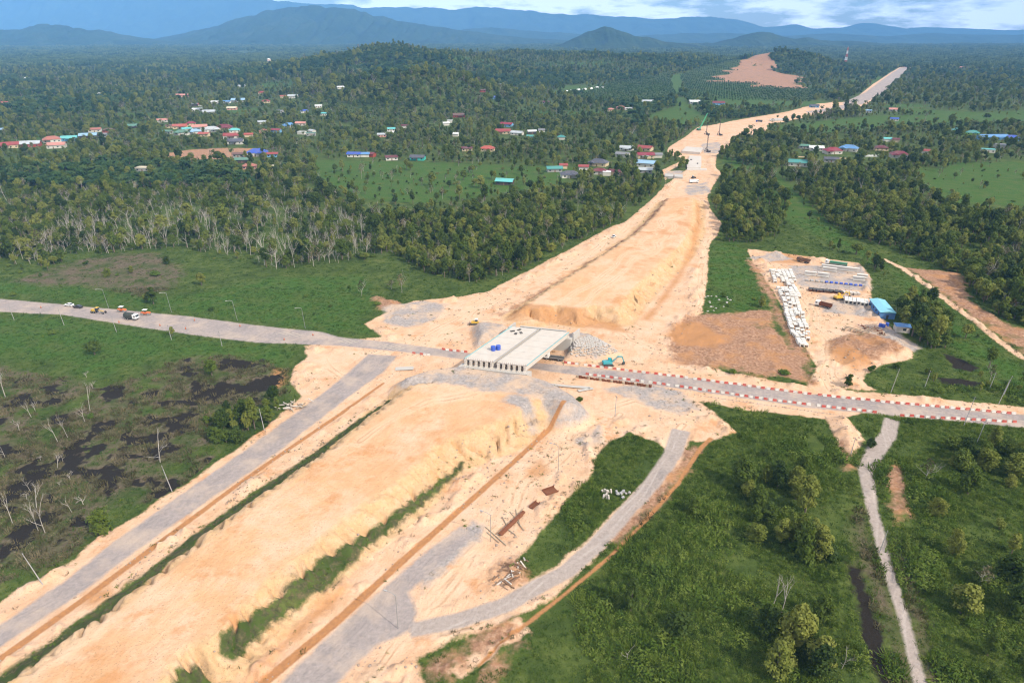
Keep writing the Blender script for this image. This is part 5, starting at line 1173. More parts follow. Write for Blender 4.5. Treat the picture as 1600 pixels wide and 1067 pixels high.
for (s, t_, lb) in ((.235, .30, 'left one of two blue drums standing on the overpass deck'), (.29, .335, 'right one of two blue drums standing on the overpass deck')):
    p = bpt(s, t_); o = thing('drum', lb, 'drum', (p[0], p[1], 8.0), 0, 'blue drums on the overpass deck')
    MB().tube((0, 0, 0), (0, 0, 1.7), .95, .95, 16).part('barrel', M_BLUE, o)
    MB().tube((0, 0, 1.7), (0, 0, 1.86), .8, .6, 16).part('lid', M_BLUE, o)
for i, (s, t_, lb) in enumerate(((.12, .86, 'leftmost'), (.19, .92, 'rearmost'), (.22, .80, 'nearest'), (.28, .84, 'rightmost'))):
    p = bpt(s, t_); o = thing('steel_bundle', 'dark steel bundle on the overpass deck, %s of four' % lb, 'steel bundle', (p[0], p[1], 8.0), .3 + i * .5, 'steel bundles on the overpass deck')
    for k in range(7): MB().tube((-.9 - .1 * (k % 3), -.5 + .16 * k, .1 + .12 * (k % 2)), (.9, -.45 + .16 * k, .1 + .12 * (k % 2)), .07, n=5).part('bar', M_DARK, o)

# stone pitching and loose rock beside the far abutment
P_ = W([(888, 540), (920, 533), (966, 550), (930, 557), (892, 555)], 1.5)
so = thing('stone_pitching', 'pale stone facing on the slope right of the far abutment', 'stone facing', (P_[:, 0].mean(), P_[:, 1].mean(), 0))
stv = []
for i in range(4):
    mb = MB(); n = 7; a0 = random.random()
    ring = [(math.cos(6.283 * k / n + a0) * random.uniform(.75, 1.1), math.sin(6.283 * k / n + a0) * random.uniform(.75, 1.1)) for k in range(n)]
    mb.add([(x * .5, y * .5, -.25) for x, y in ring] + [(x * .5, y * .5, .12) for x, y in ring] + [(x * .3, y * .3, .28) for x, y in ring], [(k, (k + 1) % n, n + (k + 1) % n, n + k) for k in range(n)] + [(n + k, n + (k + 1) % n, 2 * n + (k + 1) % n, 2 * n + k) for k in range(n)] + [tuple(range(2 * n, 3 * n))])
    stv.append(mb.mesh('stone', M_STONE))
cnt = 0
for gy in np.arange(P_[:, 1].min(), P_[:, 1].max(), .95):
    for gx in np.arange(P_[:, 0].min(), P_[:, 0].max(), 1.0):
        x, y = gx + random.uniform(-.3, .3), gy + random.uniform(-.3, .3)
        if sd_poly(np.array([x]), np.array([y]), P_)[0] < 0 and cnt < 260:
            o = link_mesh('stone', random.choice(stv), None, so); o.location = (x - so.location.x, y - so.location.y, Hz(x, y) + .05); o.rotation_euler = (random.uniform(-.3, .3), random.uniform(-.3, .3), random.random() * 6); k_ = random.uniform(1.0, 1.4); o.scale = (k_, k_, .55); cnt += 1

# ------------------------------------------------------------------ road paint
mb = MB()
def bars(a, b, n, ln, wd, slant):
    for i in range(n):
        f = i / (n - 1); p = G(a[0] + (b[0] - a[0]) * f, a[1] + (b[1] - a[1]) * f); th = heading(a, b) + slant
        u = np.array([math.cos(th), math.sin(th)]) * ln / 2; v = np.array([-u[1], u[0]]) / ln * wd
        mb.quad(*[(q[0], q[1], .03) for q in (p - u - v, p + u - v, p + u + v, p - u + v)])
bars((439, 520), (466, 524), 5, 4.2, .35, .95); bars((535, 532), (553, 535), 4, 4.4, .38, .95); bars((598, 541), (626, 545), 5, 4.4, .38, .95)
for f in np.linspace(0, 1, 34):
    p0 = (G(830, 577) * (1 - f) + G(1600, 658) * f); th = heading((830, 577), (1600, 658)); u = np.array([math.cos(th), math.sin(th)]) * 1.6; v = np.array([-u[1], u[0]]) / 1.6 * .09
    p0 = p0 + np.array([0, 0]); mb.quad(*[(q[0], q[1], .03) for q in (p0 - u - v, p0 + u - v, p0 + u + v, p0 - u + v)])
tag(mb.part('road_marking', M_LINE), 'faded hatch bars and dashes painted on the asphalt road', 'marking', kind='structure')

# ------------------------------------------------------------------ red and white barriers
bar_me = {}
for k, m in (('red', M_BARRED), ('white', M_BARWHITE)):
    mb = MB(); mb.prism([(-.32, 0), (.32, 0), (.32, .16), (.17, .42), (.13, .95), (-.13, .95), (-.17, .42), (-.32, .16)], -.66, .66)
    mb.box((0, .45, .98), (.12, .2, .06)); mb.box((0, -.45, .98), (.12, .2, .06)); bar_me[k] = mb.mesh('barrier', m)
def barrier_row(line, where, run=1, skip=0.05):
    P = W(line); seg = np.hypot(*(P[1:] - P[:-1]).T); s = np.concatenate([[0], np.cumsum(seg)]); d = .8; i = 0
    while d < s[-1]:
        x = np.interp(d, s, P[:, 0]); y = np.interp(d, s, P[:, 1]); j = min(np.searchsorted(s, d) - 1, len(seg) - 1); th = math.atan2(*(P[j + 1] - P[j])[::-1])
        if R.random() > skip:
            c = 'red' if (i // run) % 2 == 0 else 'white'
            o = link_mesh('barrier', bar_me[c]); o.location = (x, y, Hz(x, y)); o.rotation_euler = (0, 0, th - math.pi / 2 + R.normal() * .09); o.location.x += R.normal() * .08; o.location.y += R.normal() * .12; o.scale = (.85, .95, .82)
            tag(o, '%s plastic road barrier in the line %s' % (c, where), 'barrier', '%s barriers %s' % (c, where))
        d += 1.62 + R.normal() * .05; i += 1
barrier_row([(880, 567), (960, 577), (1060, 589), (1262, 616), (1397, 630), (1588, 647)], 'along the far edge of the road')
barrier_row([(914, 585), (1060, 604), (1208, 626), (1290, 636), (1374, 645)], 'along the near edge of the road')
barrier_row([(1406, 650), (1500, 655), (1586, 660)], 'right of the farm track mouth')
barrier_row([(690, 546), (728, 551)], 'left of the overpass, far side'); barrier_row([(644, 552), (672, 556)], 'left of the overpass, near side', 3)

# ------------------------------------------------------------------ poles
def street_light(px, py, h, lean, label, arm=(1, 0.4)):
    p = at(px, py); o = thing('street_light', label, 'street light', p, 0, 'street lights along the road')
    MB().tube((0, 0, -.3), (lean, 0, h), .10, .06, 7).part('pole', M_STEEL, o)
    a = Vector((arm[0], arm[1], 0)).normalized()
    mb = MB(); b = Vector((lean, 0, h)); m_ = b + a * 1.0 + Vector((0, 0, .5)); e_ = b + a * 2.2 + Vector((0, 0, .62)); mb.tube(b, m_, .07, .06, 6); mb.tube(m_, e_, .06, .05, 6); mb.part('arm', M_STEEL, o)
    MB().box(e_ + a * .35, (.8, .35, .16), math.atan2(a[1], a[0])).part('lamp_head', M_CONCG, o)
for (x, y, h, ln, lb) in ((170, 482, 9.5, -.8, 'street light left of the dark lorry on the far verge'), (268, 488, 9.5, -.6, 'street light right of the orange rollers on the far verge'), (371, 501, 9.5, -.8, 'street light on the far verge by the open meadow'), (477, 513, 9.5, -.5, 'street light on the far verge nearest to the sand'),
                          (622, 982, 9.6, .1, 'street light standing on the grey road patch at bottom'), (767, 846, 8.5, 0, 'street light beside the rusty sheet pile'), (872, 738, 9, 0, 'street light on bare sand near the green island')):
    street_light(x, y, h, ln, lb, (-1, -.6) if y < 600 else (-.5, .2))
def utility_pole(px, py, h, lean, label, wood=False):
    p = at(px, py); o = thing('utility_pole', label, 'utility pole', p, 0, 'utility poles along the roads')
    MB().tube((0, 0, -.3), (lean, 0, h), .13, .08, 7).part('pole', M_WOOD if wood else M_CONCG, o)
    MB().box((lean * .96, 0, h - .5), (.1, 1.5, .1), .6).part('crossarm', M_DARK, o)
for (x, y, h, ln, lb) in ((100, 508, 8, -.6, 'pale pole on the near verge below the two cars'), (182, 519, 7, -.5, 'pale pole on the near verge below the grader'), (268, 531, 7, -.4, 'pale pole on the near verge below the lorry'), (347, 541, 7, -.3, 'pale pole on the near verge above the swamp pools'), (22, 500, 7, -.4, 'pale pole on the near verge at the left edge'),
                          (67, 913, 9.5, -2.2, 'leaning pole at the swamp edge at lower left'), (269, 768, 9, -1.2, 'leaning pole between swamp and side road'), (413, 672, 8, -.5, 'pole beside the bushy clump at the side road'), (1392, 613, 9.5, 1.0, 'tall pole on the far verge right of the yard mouth'),
                          (1560, 632, 10, 1.2, 'tall leaning pole at the right end of the far verge'), (1568, 618, 8, .9, 'shorter pole behind the leaning one at right'), (1527, 690, 8, .6, 'pole in the green land below the right road end'), (1445, 605, 7, .5, 'thin pole on the far verge between dark pools'), (1506, 665, 11, .8, 'tall pole on the near verge at right'),
                          (1546, 608, 7, .5, 'thin pole behind the tall leaning pole at right'), (961, 650, 8, 0, 'lone pole on the sand left of the green pond'), (1330, 708, 6, .2, 'short pole beside the sand heap at the track mouth'), (1374, 863, 7, .6, 'thin pole at the edge of the farm track')):
    utility_pole(x, y, h, ln, lb)

# ------------------------------------------------------------------ vehicles (front towards +x)
def wheels(o, xs, y, r, w=.3, dual=False):
    for x in xs:
        for s in (-1, 1):
            wl = MB().tube((x, s * y - w / 2, r), (x, s * y + w / 2, r), r, r, 12).part('wheel', M_RUBBER, o)
            MB().tube((x, s * (y + w / 2 + .005) - .01, r), (x, s * (y + w / 2 + .005) + .01, r), r * .55, r * .55, 8).part('rim', M_STEEL, wl)
def car(px, py, rz, mat, label, pickup=False):
    o = thing('pickup_truck' if pickup else 'parked_car', label, 'pickup' if pickup else 'car', at(px, py), rz)
    MB().prism([(-2.25, .38), (2.2, .38), (2.28, .62), (2.15, .82), (1.2, .98), (-2.15, 1.0), (-2.3, .75)], -.86, .86).part('body', mat, o, bevel=.06)
    if pickup:
        MB().prism([(-.6, .99), (1.15, .985), (.45, 1.62), (-.45, 1.62)], -.76, .76).part('window_band', M_GLASS, o); MB().box((0, 0, 1.64), (1.0, 1.45, .07)).part('roof', mat, o)
        MB().box((-1.45, 0, 1.02), (1.4, 1.5, .04)).part('load_bed', M_DARK, o)
    else:
        MB().prism([(-1.75, .99), (1.0, .975), (.3, 1.44), (-1.25, 1.44)], -.76, .76).part('window_band', M_GLASS, o); MB().box((-.45, 0, 1.46), (1.55, 1.4, .06)).part('roof', mat, o, bevel=.02)
    wheels(o, (-1.4, 1.4), .78, .33, .24)
    for s in (-1, 1): MB().box((2.24, s * .6, .7), (.06, .32, .14)).part('headlight', M_STEEL, o)
    return o
def lorry(px, py, rz, label, cabm, load, loadm, L_=7.5, cat='lorry', name='lorry'):
    o = thing(name, label, cat, at(px, py), rz)
    MB().box((0, 0, .75), (L_, .9, .25)).part('chassis', M_DARK, o)
    MB().prism([(L_ / 2 - 1.9, .9), (L_ / 2 + .1, .9), (L_ / 2 + .12, 1.7), (L_ / 2 - .15, 2.75), (L_ / 2 - 1.9, 2.75)], -1.15, 1.15).part('cab', cabm, o, bevel=.06)
    MB().prism([(L_ / 2 + .125, 1.72), (L_ / 2 + .145, 1.72), (L_ / 2 - .08, 2.55), (L_ / 2 - .10, 2.55)], -1.0, 1.0).part('windscreen', M_GLASS, o)
    for s in (-1, 1): MB().box((L_ / 2 - .7, s * 1.155, 2.05), (.9, .03, .6)).part('side_window', M_GLASS, o)
    x0, x1 = -L_ / 2, L_ / 2 - 2.1
    if load == 'cover': MB().prism([(-1.2, 1.0), (1.2, 1.0), (1.2, 2.5), (.7, 3.05), (-.7, 3.05), (-1.2, 2.5)], 0, x1 - x0).part('canvas_cover', loadm, o).matrix_local = Matrix.Translation((x1, 0, 0)) @ Matrix.Rotation(math.pi / 2, 4, 'Z')
    elif load == 'tip':
        mb = MB(); c = (x0 + x1) / 2; w = x1 - x0
        mb.prism([(-1.0, 1.05), (1.0, 1.05), (1.25, 2.3), (1.17, 2.3), (.93, 1.15), (-.93, 1.15), (-1.17, 2.3), (-1.25, 2.3)], 0, w)
        q = mb.part('tipping_bed', loadm, o); q.matrix_local = Matrix.Translation((x1, 0, 0)) @ Matrix.Rotation(math.pi / 2, 4, 'Z')
        MB().box((x1 - .04, 0, 1.85), (.08, 2.3, 1.5)).part('head_board', loadm, o)
    elif load == 'flat':
        MB().box(((x0 + x1) / 2, 0, 1.0), (x1 - x0, 2.35, .16)).part('flat_bed', loadm, o)
        for s in (-1, 1): MB().box(((x0 + x1) / 2, s * 1.17, 1.27), (x1 - x0, .05, .36)).part('side_board', M_STEEL, o)
    wheels(o, (-L_ / 2 + .9, -L_ / 2 + 2.0, L_ / 2 - 1.0), 1.0, .5, .32)
    return o
RD = heading((0, 477), (300, 508))
car(108, 478, RD + math.pi, M_WHITE, 'white saloon car parked on the left end of the road'); car(122, 481, RD + math.pi, M_BLACK, 'black saloon car parked behind the white car')
lorry(206, 499, RD, 'dark covered lorry driving on the left road', M_WHITE, 'cover', M_CANVAS, 6.5)
car(959, 371, heading((900, 405), (1000, 345)), M_WHITE, 'white pickup driving on the sandy haul road', True)
lorry(866, 562, heading((866, 562), (900, 566)) + math.pi, 'flatbed lorry parked half under the overpass', M_WHITE, 'flat', M_DARK, 8.0)
def roller(px, py, rz, label):
    o = thing('road_roller', label, 'road roller', at(px, py), rz, 'orange road rollers')
    MB().tube((1.5, -.85, .62), (1.5, .85, .62), .62, .62, 16).part('front_drum', M_STEEL, o); MB().tube((-1.5, -.85, .62), (-1.5, .85, .62), .62, .62, 16).part('rear_drum', M_STEEL, o)
    MB().prism([(-2.1, .75), (2.1, .75), (2.0, 1.35), (.8, 1.5), (-2.0, 1.5)], -.7, .7).part('body', M_ORANGE, o, bevel=.05)
    MB().box((-.1, 0, 1.6), (.6, .6, .5)).part('seat', M_DARK, o)
    for sx in (-.9, .7):
        for sy in (-.62, .62): MB().tube((sx, sy, 1.4), (sx, sy, 2.55), .04, n=5).part('canopy_post', M_DARK, o)
    MB().box((-.1, 0, 2.6), (2.1, 1.6, .1)).part('canopy', M_WHITE, o, bevel=.03)
roller(191, 487, RD, 'orange road roller with white canopy, left of the pair'); roller(228, 492, RD + .2, 'orange road roller with white canopy, right of the pair')
o = thing('road_grader', 'tan road grader on the left road before the rollers', 'grader', at(152, 489), RD)
MB().box((-1.6, 0, 1.3), (2.6, 1.3, 1.0), 0, .9).part('engine_hood', M_YELLOW, o, bevel=.05); MB().box((.3, 0, 1.9), (1.3, 1.4, 1.6), 0, .92).part('cab', M_GLASS, o); MB().box((.3, 0, 2.75), (1.5, 1.5, .1)).part('roof', M_YELLOW, o)
MB().tube((.8, 0, 1.5), (4.0, 0, 1.15), .2, .16, 6).part('front_beam', M_YELLOW, o); MB().box((1.8, 0, .45), (.12, 3.4, .55), .35).part('blade', M_STEEL, o); wheels(o, (-2.4, -1.1, 3.9), .85, .55, .35)
def excavator(px, py, rz, mat, label, reach=1.0, name='excavator', cat='excavator'):
    o = thing(name, label, cat, at(px, py), rz)
    for s in (-1, 1): MB().prism([(-1.9, .1), (-1.6, 0), (1.6, 0), (1.9, .1), (2.0, .5), (1.7, .9), (-1.7, .9), (-2.0, .5)], s * 1.2 - .3, s * 1.2 + .3).part('track', M_DARK, o)
    MB().box((0, 0, .75), (1.6, 1.9, .5)).part('undercarriage', M_DARK, o)
    MB().prism([(-2.2, 1.05), (1.5, 1.05), (1.5, 1.6), (-.1, 1.95), (-2.0, 1.95), (-2.3, 1.5)], -1.3, 1.3).part('upper_body', mat, o, bevel=.07)
    cb = MB().prism([(.1, 1.65), (1.55, 1.65), (1.65, 2.2), (1.2, 2.95), (.1, 2.95)], .35, 1.3).part('cab', mat, o, bevel=.04); MB().box((1.45, .82, 2.3), (.42, .8, .7), 0, 1, -.35).part('window', M_GLASS, cb)
    MB().prism([(1.2, 1.5), (1.6, 1.5), (3.6, 4.1), (5.4, 3.7 * reach + .2), (5.3, 3.5 * reach), (3.5, 3.6), (1.2, 1.9)], -.45, -.05).part('boom', mat, o)
    MB().prism([(5.1, 3.9), (5.55, 3.85), (6.5, 1.3), (6.2, 1.25)], -.42, -.08).part('stick', mat, o)
    MB().tube((2.2, -.25, 1.7), (4.0, -.25, 3.5), .09, n=6).part('hydraulic_ram', M_STEEL, o)
    MB().prism([(6.0, 1.35), (6.6, 1.4), (6.7, .6), (6.0, .15), (5.5, .35), (5.8, .9)], -.7, .2).part('bucket', M_DARK, o)
    return o
excavator(950, 571, .12, M_EXC, 'teal excavator digging beside the road right of the overpass')
def dozer(px, py, rz, label, mat):
    o = thing('bulldozer', label, 'bulldozer', at(px, py), rz)
    for s in (-1, 1): MB().prism([(-1.7, .1), (1.5, 0), (1.8, .35), (1.5, .8), (-1.6, .95), (-1.9, .5)], s * .95 - .25, s * .95 + .25).part('track', M_DARK, o)
    MB().prism([(-1.7, .7), (1.6, .7), (1.6, 1.6), (.2, 1.7), (-1.7, 1.5)], -.7, .7).part('body', mat, o, bevel=.05); MB().box((-.7, 0, 2.1), (1.2, 1.3, 1.0), 0, .92).part('cab', M_GLASS, o); MB().box((-.7, 0, 2.66), (1.4, 1.45, .12)).part('roof', M_WHITE, o)
    MB().prism([(2.2, .05), (2.35, .05), (2.5, .6), (2.35, 1.2), (2.2, 1.2), (2.35, .6)], -1.6, 1.6).part('blade', M_DARK, o)
dozer(742, 507, math.pi, 'yellow bulldozer with white roof left of the far abutment', M_YELLOW)

# ------------------------------------------------------------------ traffic cones on the left road
for i, (x, y) in enumerate(((64, 481), (250, 509), (290, 514), (304, 501), (375, 510), (444, 531), (489, 524), (186, 504))):
    o = thing('traffic_cone', 'small orange traffic cone on the left part of the road', 'traffic cone', at(x, y, .02), 0, 'orange cones on the left road'); MB().tube((0, 0, .05), (0, 0, .95), .26, .05, 8).part('cone', M_ORANGE, o); MB().box((0, 0, .03), (.7, .7, .06)).part('base', M_DARK, o)

# ------------------------------------------------------------------ storage yard
LE = [(1203, 422), (1212, 445), (1224, 470), (1230, 495), (1238, 520), (1257, 552)]; RE = [(1240, 423), (1243, 450), (1254, 480), (1258, 505), (1262, 530), (1263, 551)]
LEw, REw = W(LE), W(RE)
mb = MB(); mb.prism([(-.85, 0), (-.6, 0), (-.6, .75), (.6, .75), (.6, 0), (.85, 0), (.85, 1.05), (.72, 1.15), (-.72, 1.15), (-.85, 1.05)], -.62, .62); DRAINBLK = mb.mesh('concrete_unit', M_BARWHITE)
n_ = 0
for yy in np.arange(258.5, 358, 2.02):
    xl = np.interp(yy, LEw[::-1, 1], LEw[::-1, 0]); xr = np.interp(yy, REw[::-1, 1], REw[::-1, 0])
    for xx in np.arange(xl, xr, 2.12):
        if (R.random() < .07) or (330 < yy < 338 and xx < xl + 5) or n_ >= 295: continue
        x, y = xx + R.normal() * .12, yy + R.normal() * .12
        o = link_mesh('concrete_unit', DRAINBLK); o.location = (x, y, max(0, Hz(x, y))); o.rotation_euler = (0, 0, -.15 + R.normal() * .09); o.scale = (1.05, 1.2, 1.1 + .25 * R.random()); n_ += 1
        ed = 'at the rim' if xx - xl < 1 or xr - xx < 2.35 else 'inside'
        hh = 'nearer' if yy < 305 else 'rear'
        tag(o, 'white precast drain unit %s of the %s half of the long yard stack' % (ed, hh), 'concrete unit', 'white drain units %s, %s half' % (ed, hh))
def beam(p, q, h, label):
    a, b = G(*p), G(*q); m = (a + b) / 2; ln = np.hypot(*(b - a)); z = Hz(m[0], m[1]) + .3
    o = thing('concrete_girder', label, 'concrete girder', (m[0], m[1], z), math.atan2(b[1] - a[1], b[0] - a[0]), 'precast girders in the yard')
    h *= 1.25; mb = MB(); mb.box((0, 0, .13), (ln, .8, .26)); mb.box((0, 0, h / 2), (ln - .02, .4, h - .5)); mb.box((0, 0, h - .12), (ln, 1.5, .24)); mb.part('beam', M_BARWHITE, o)
    for s in (-.42, .42): MB().box((ln * s, 0, -.17), (.4, 1.2, .28)).part('timber_bearer', M_WOOD, o)
beam((1283, 419), (1342, 426), 1.7, 'longest white girder lying at the back of the yard'); beam((1285, 423), (1307, 426), 1.7, 'short white girder in front of the longest one'); beam((1257, 430), (1275, 432), 1.7, 'left one of two white girders lying end to end')
beam((1277, 432), (1295, 434), 1.7, 'right one of two white girders lying end to end'); beam((1332, 438), (1351, 440), 1.7, 'front white girder at the right edge of the yard'); beam((1338, 434), (1355, 436), 1.6, 'rear white girder at the right edge of the yard')
o = lorry(1306, 415, heading((1325, 416), (1289, 411)), 'white cabbed long lorry carrying green girders in the yard', M_WHITE, 'flat', M_GREENP, 11.5, 'lorry')
MB().box((-1.2, 0, 1.75), (9.0, 1.7, 1.2)).part('girder_load', M_GREENP, o)
o = lorry(1255, 410, 2.3, 'dusty dark tipper lorry at the back left of the yard', M_SOILDARK, 'tip', M_SOILDARK, 7.2, 'tipper lorry', 'tipper_lorry')
lorry(1286, 480, 2.4, 'white cabbed tipper with rusty bed in the middle of the yard', M_WHITE, 'tip', M_RUST, 7.5, 'tipper lorry', 'tipper_lorry')
excavator(1310, 468, .3, M_YELLOW, 'yellow excavator left of the white box culverts', .8)
for i in range(6):
    p = at(1322 + i * 6.2, 472 + i * .8); o = thing('box_culvert', 'white box culvert in the row of six, %s' % ('leftmost', 'second from left', 'third from left', 'third from right', 'second from right', 'rightmost')[i], 'box culvert', p, heading((1322, 472), (1354, 476)), 'white box culverts in the yard')
    mb = MB(); mb.box((0, 0, .1), (1.6, 6, .2)); mb.box((-.7, 0, .95), (.2, 6, 1.5)); mb.box((.7, 0, .95), (.2, 6, 1.5)); mb.box((0, 0, 1.8), (1.6, 6, .2)); mb.part('frame', M_BARWHITE, o)
for i in range(13):
    x = 1261 + i * 7.6; blue = 3 < i < 12; o = thing('covered_pallet', ('blue sheeted pallet' if blue else 'pale grey pallet') + ' in the thin front row of the yard, %s from left' % ('first second third fourth fifth sixth seventh eighth ninth tenth eleventh twelfth thirteenth'.split()[i]), 'pallet', at(x, 439 + i * .75), R.normal() * .3, 'sheeted pallets in the yard row')
    MB().box((0, 0, .12), (1.5, 1.2, .2)).part('pallet', M_WOOD, o); MB().box((0, 0, .62), (1.6, 1.25, .78), 0, .85).part('cover', M_BLUE if blue else M_CONCG, o, bevel=.12)
for i in range(15):
    x = 1266 + i * 5.3; w = i > 9; o = thing('formwork_stack', ('white wrapped' if w else 'dark steel') + ' formwork stack in the second yard row, %s from left' % ('first second third fourth fifth sixth seventh eighth ninth tenth eleventh twelfth thirteenth fourteenth fifteenth'.split()[i]), 'formwork stack', at(x, 454 + i * .45), R.normal() * .2, 'formwork stacks in the yard row')
    for k in range(4): MB().box((R.normal() * .06, R.normal() * .08, .18 + k * .3), (1.35, 3.2, .22)).part('panel', M_CONCW if w else (M_DARK if k % 2 else M_RUST), o)
def shed(px, py, w, d, h, rz, roofm, wallm, label, rise=.7):
    o = thing('site_shed', label, 'shed', at(px, py), rz)
    wl = MB().box((0, 0, h / 2), (w, d, h)).part('wall', wallm, o)
    MB().prism([(-w / 2 - .3, h), (w / 2 + .3, h), (0, h + rise)], -d / 2 - .4, d / 2 + .4).part('roof', roofm, o)
    for i in range(int(d // 4)):
        yy = -d / 2 + 2.2 + i * 4
        for s in (-1, 1): MB().box((s * (w / 2 + .02), yy, h * .55), (.05, 1.3, 1.0)).part('window', M_GLASS, wl)
    MB().box((0, -d / 2 - .02, 1.0), (1.0, .05, 2.0)).part('door', M_DARK, o)
M_TURQ = paint('turquoise_roof', C8(120, 185, 200), .45, .4, dirt=.3, scale=.3); M_BLUER = paint('blue_roof', C8(75, 125, 180), .45, .4, dirt=.3, scale=.3)
shed(1377, 488, 6.5, 17, 3.2, heading((1390, 499), (1366, 470)) - math.pi / 2, M_TURQ, M_BLUER, 'long site office with turquoise roof beside the dark trees')
shed(1408, 517, 4.5, 5.5, 2.8, 1.35, M_BLUER, M_CONCW, 'small white shed with blue roof at the yard corner')
for i in range(3):
    o = thing('water_drum', 'blue drum near the small blue roofed shed, %s of three' % ('left', 'middle', 'right')[i], 'drum', at(1376 + i * 5, 508 + i * .6), 0, 'blue drums in the yard'); MB().tube((0, 0, 0), (0, 0, 1.5), .75, n=14).part('barrel', M_BLUE, o); MB().tube((0, 0, 1.5), (0, 0, 1.6), .62, .5, n=14).part('lid', M_BLUE, o)
o = thing('timber_trestle', 'long timber trestle frame lying before the soil heap in the yard', 'trestle', at(1338, 519), heading((1322, 514), (1354, 522)))
for s in (-1, 1): MB().box((0, s * .8, 1.15), (10.5, .3, .3)).part('rail', M_WOOD, o)
for k in range(5): MB().box((-4.6 + k * 2.3, 0, .5), (.3, 1.9, 1.0)).part('leg', M_WOOD, o)
for i, (x, y, lb) in enumerate(((1352, 513, 'left'), (1367, 516, 'middle'), (1380, 520, 'right'))):
    o = thing('scrap_heap', 'rusty scrap steel heap between trestle and blue roofed shed, %s of three' % lb, 'scrap heap', at(x, y), i, 'rusty scrap heaps in the yard')
    for k in range(9):
        a = R.random() * 6.28; MB().box((R.normal() * 1.1, R.normal() * .9, .3 + R.random() * .9), (2.6 + R.random(), .25, .2), a, 1, R.normal() * .4).part('steel_piece', M_RUST if k % 3 else M_WOOD, o)

# ------------------------------------------------------------------ site clutter
sp0, sp1 = at(780, 838), at(818, 802); o = thing('sheet_pile', 'long rusty sheet pile lying across timber poles by the side road', 'sheet pile', (sp0 + sp1) / 2, math.atan2(sp1.y - sp0.y, sp1.x - sp0.x))
ln = (sp1 - sp0).length
MB().prism([(-.6, .5), (-.35, .95), (.35, .95), (.6, .5), (.52, .5), (.3, .86), (-.3, .86), (-.52, .5)], -ln / 2, ln / 2).part('sheet', M_RUST, o).rotation_euler = (0, 0, -math.pi / 2)
MB().prism([(-.6, .2), (-.35, .45), (.35, .45), (.6, .2), (.52, .2), (.3, .4), (-.3, .4), (-.52, .2)], -ln / 2 + .4, ln / 2 - 1).part('sheet', M_RUST, o).rotation_euler = (0, 0, -math.pi / 2)
for i, (a, b, lb) in enumerate((((759, 824), (791, 853), 'front left'), ((761, 832), (780, 849), 'shorter front'), ((790, 825), (806, 837), 'middle'), ((806, 797), (813, 823), 'rear right'), ((797, 800), (819, 830), 'slanting rear'), ((785, 808), (794, 826), 'short left'), ((809, 806), (818, 795), 'far end'))):
    p, q = at(*a), at(*b); o = thing('timber_pole', 'pale timber pole under the rusty sheet pile, %s one' % lb, 'timber pole', (p + q) / 2, math.atan2(q.y - p.y, q.x - p.x), 'timber poles around the sheet pile')
    l_ = (q - p).length; MB().tube((-l_ / 2, 0, .18), (l_ / 2, 0, .3), .15, .12, 7).part('log', M_WOOD, o)
for (x, y, w, d, rz, lb) in ((835, 790, 3.4, 1.2, .9, 'rusty steel plate on the sand above the sheet pile'), (860, 768, 4.0, 2.4, .5, 'rusty steel trough at the edge of the green island')):
    o = thing('steel_plate', lb, 'steel plate', at(x, y), rz); MB().box((0, 0, .15), (w, d, .12), 0, 1, .06).part('plate', M_RUST, o); MB().box((0, d / 2, .45), (w, .1, .6)).part('flange', M_RUST, o); MB().box((0, -d / 2, .4), (w, .1, .5)).part('flange', M_RUST, o)
def heap_of(name, label, cat, px, py, n, mat, sx, sy, piece, group=None, pmat=None):
    o = thing(name, label, cat, at(px, py), R.random() * 3, group)
    for k in range(n):
        a = R.random() * 6.28; MB().box((R.normal() * sx, R.normal() * sy, .15 + R.random() * .7), (piece[0] * (.6 + .8 * R.random()), piece[1], piece[2]), a, 1, R.normal() * .35).part('piece', mat if k % 3 else (pmat or mat), o)
    return o
heap_of('debris_heap', 'brown heap of boards and roots at the end of the green island', 'debris heap', 802, 893, 22, M_SOILDARK, 2.2, 1.6, (2.8, .3, .25), None, M_CONCW)
heap_of('timber_heap', 'pale heap of broken boards at the swamp corner of the side road', 'timber heap', 462, 634, 24, M_CONCW, 3.2, 1.2, (3.0, .3, .25), None, M_WOOD)
heap_of('brick_rubble', 'pale rubble heap on the verge of the curving path', 'rubble heap', 970, 773, 12, M_CONCG, 1.2, .8, (.8, .6, .5))
for i in range(9):
    p = at(942 + (i % 5) * 3.2, 770 + (i // 5) * 8 + (i % 3)); o = link_mesh('concrete_post', MB().prism([(-.22, 0), (.22, 0), (.2, 1.5), (-.2, 1.5)], -.22, .22).mesh('concrete_post', M_CONCW)); o.location = p; o.rotation_euler = (R.normal() * .25, R.normal() * .25, R.random())
    tag(o, 'short pale concrete post in the little cluster beside the curving path', 'concrete post', 'concrete posts beside the curving path')
boul = []
for i in range(18):
    x, y = 1100 + R.random() * 42, 462 + R.random() * 26
    p = at(x, y); o = link_mesh('boulder', stv[i % 4].copy()); o.location = p; o.scale = (.8 + .9 * R.random(), .8 + .9 * R.random(), .8 + .4 * R.random()); o.rotation_euler = (R.normal() * .3, R.normal() * .3, R.random() * 6); o.data.name = 'boulder'
    tag(o, 'pale boulder scattered on the grass edge left of the mud field', 'boulder', 'pale boulders beside the mud field')
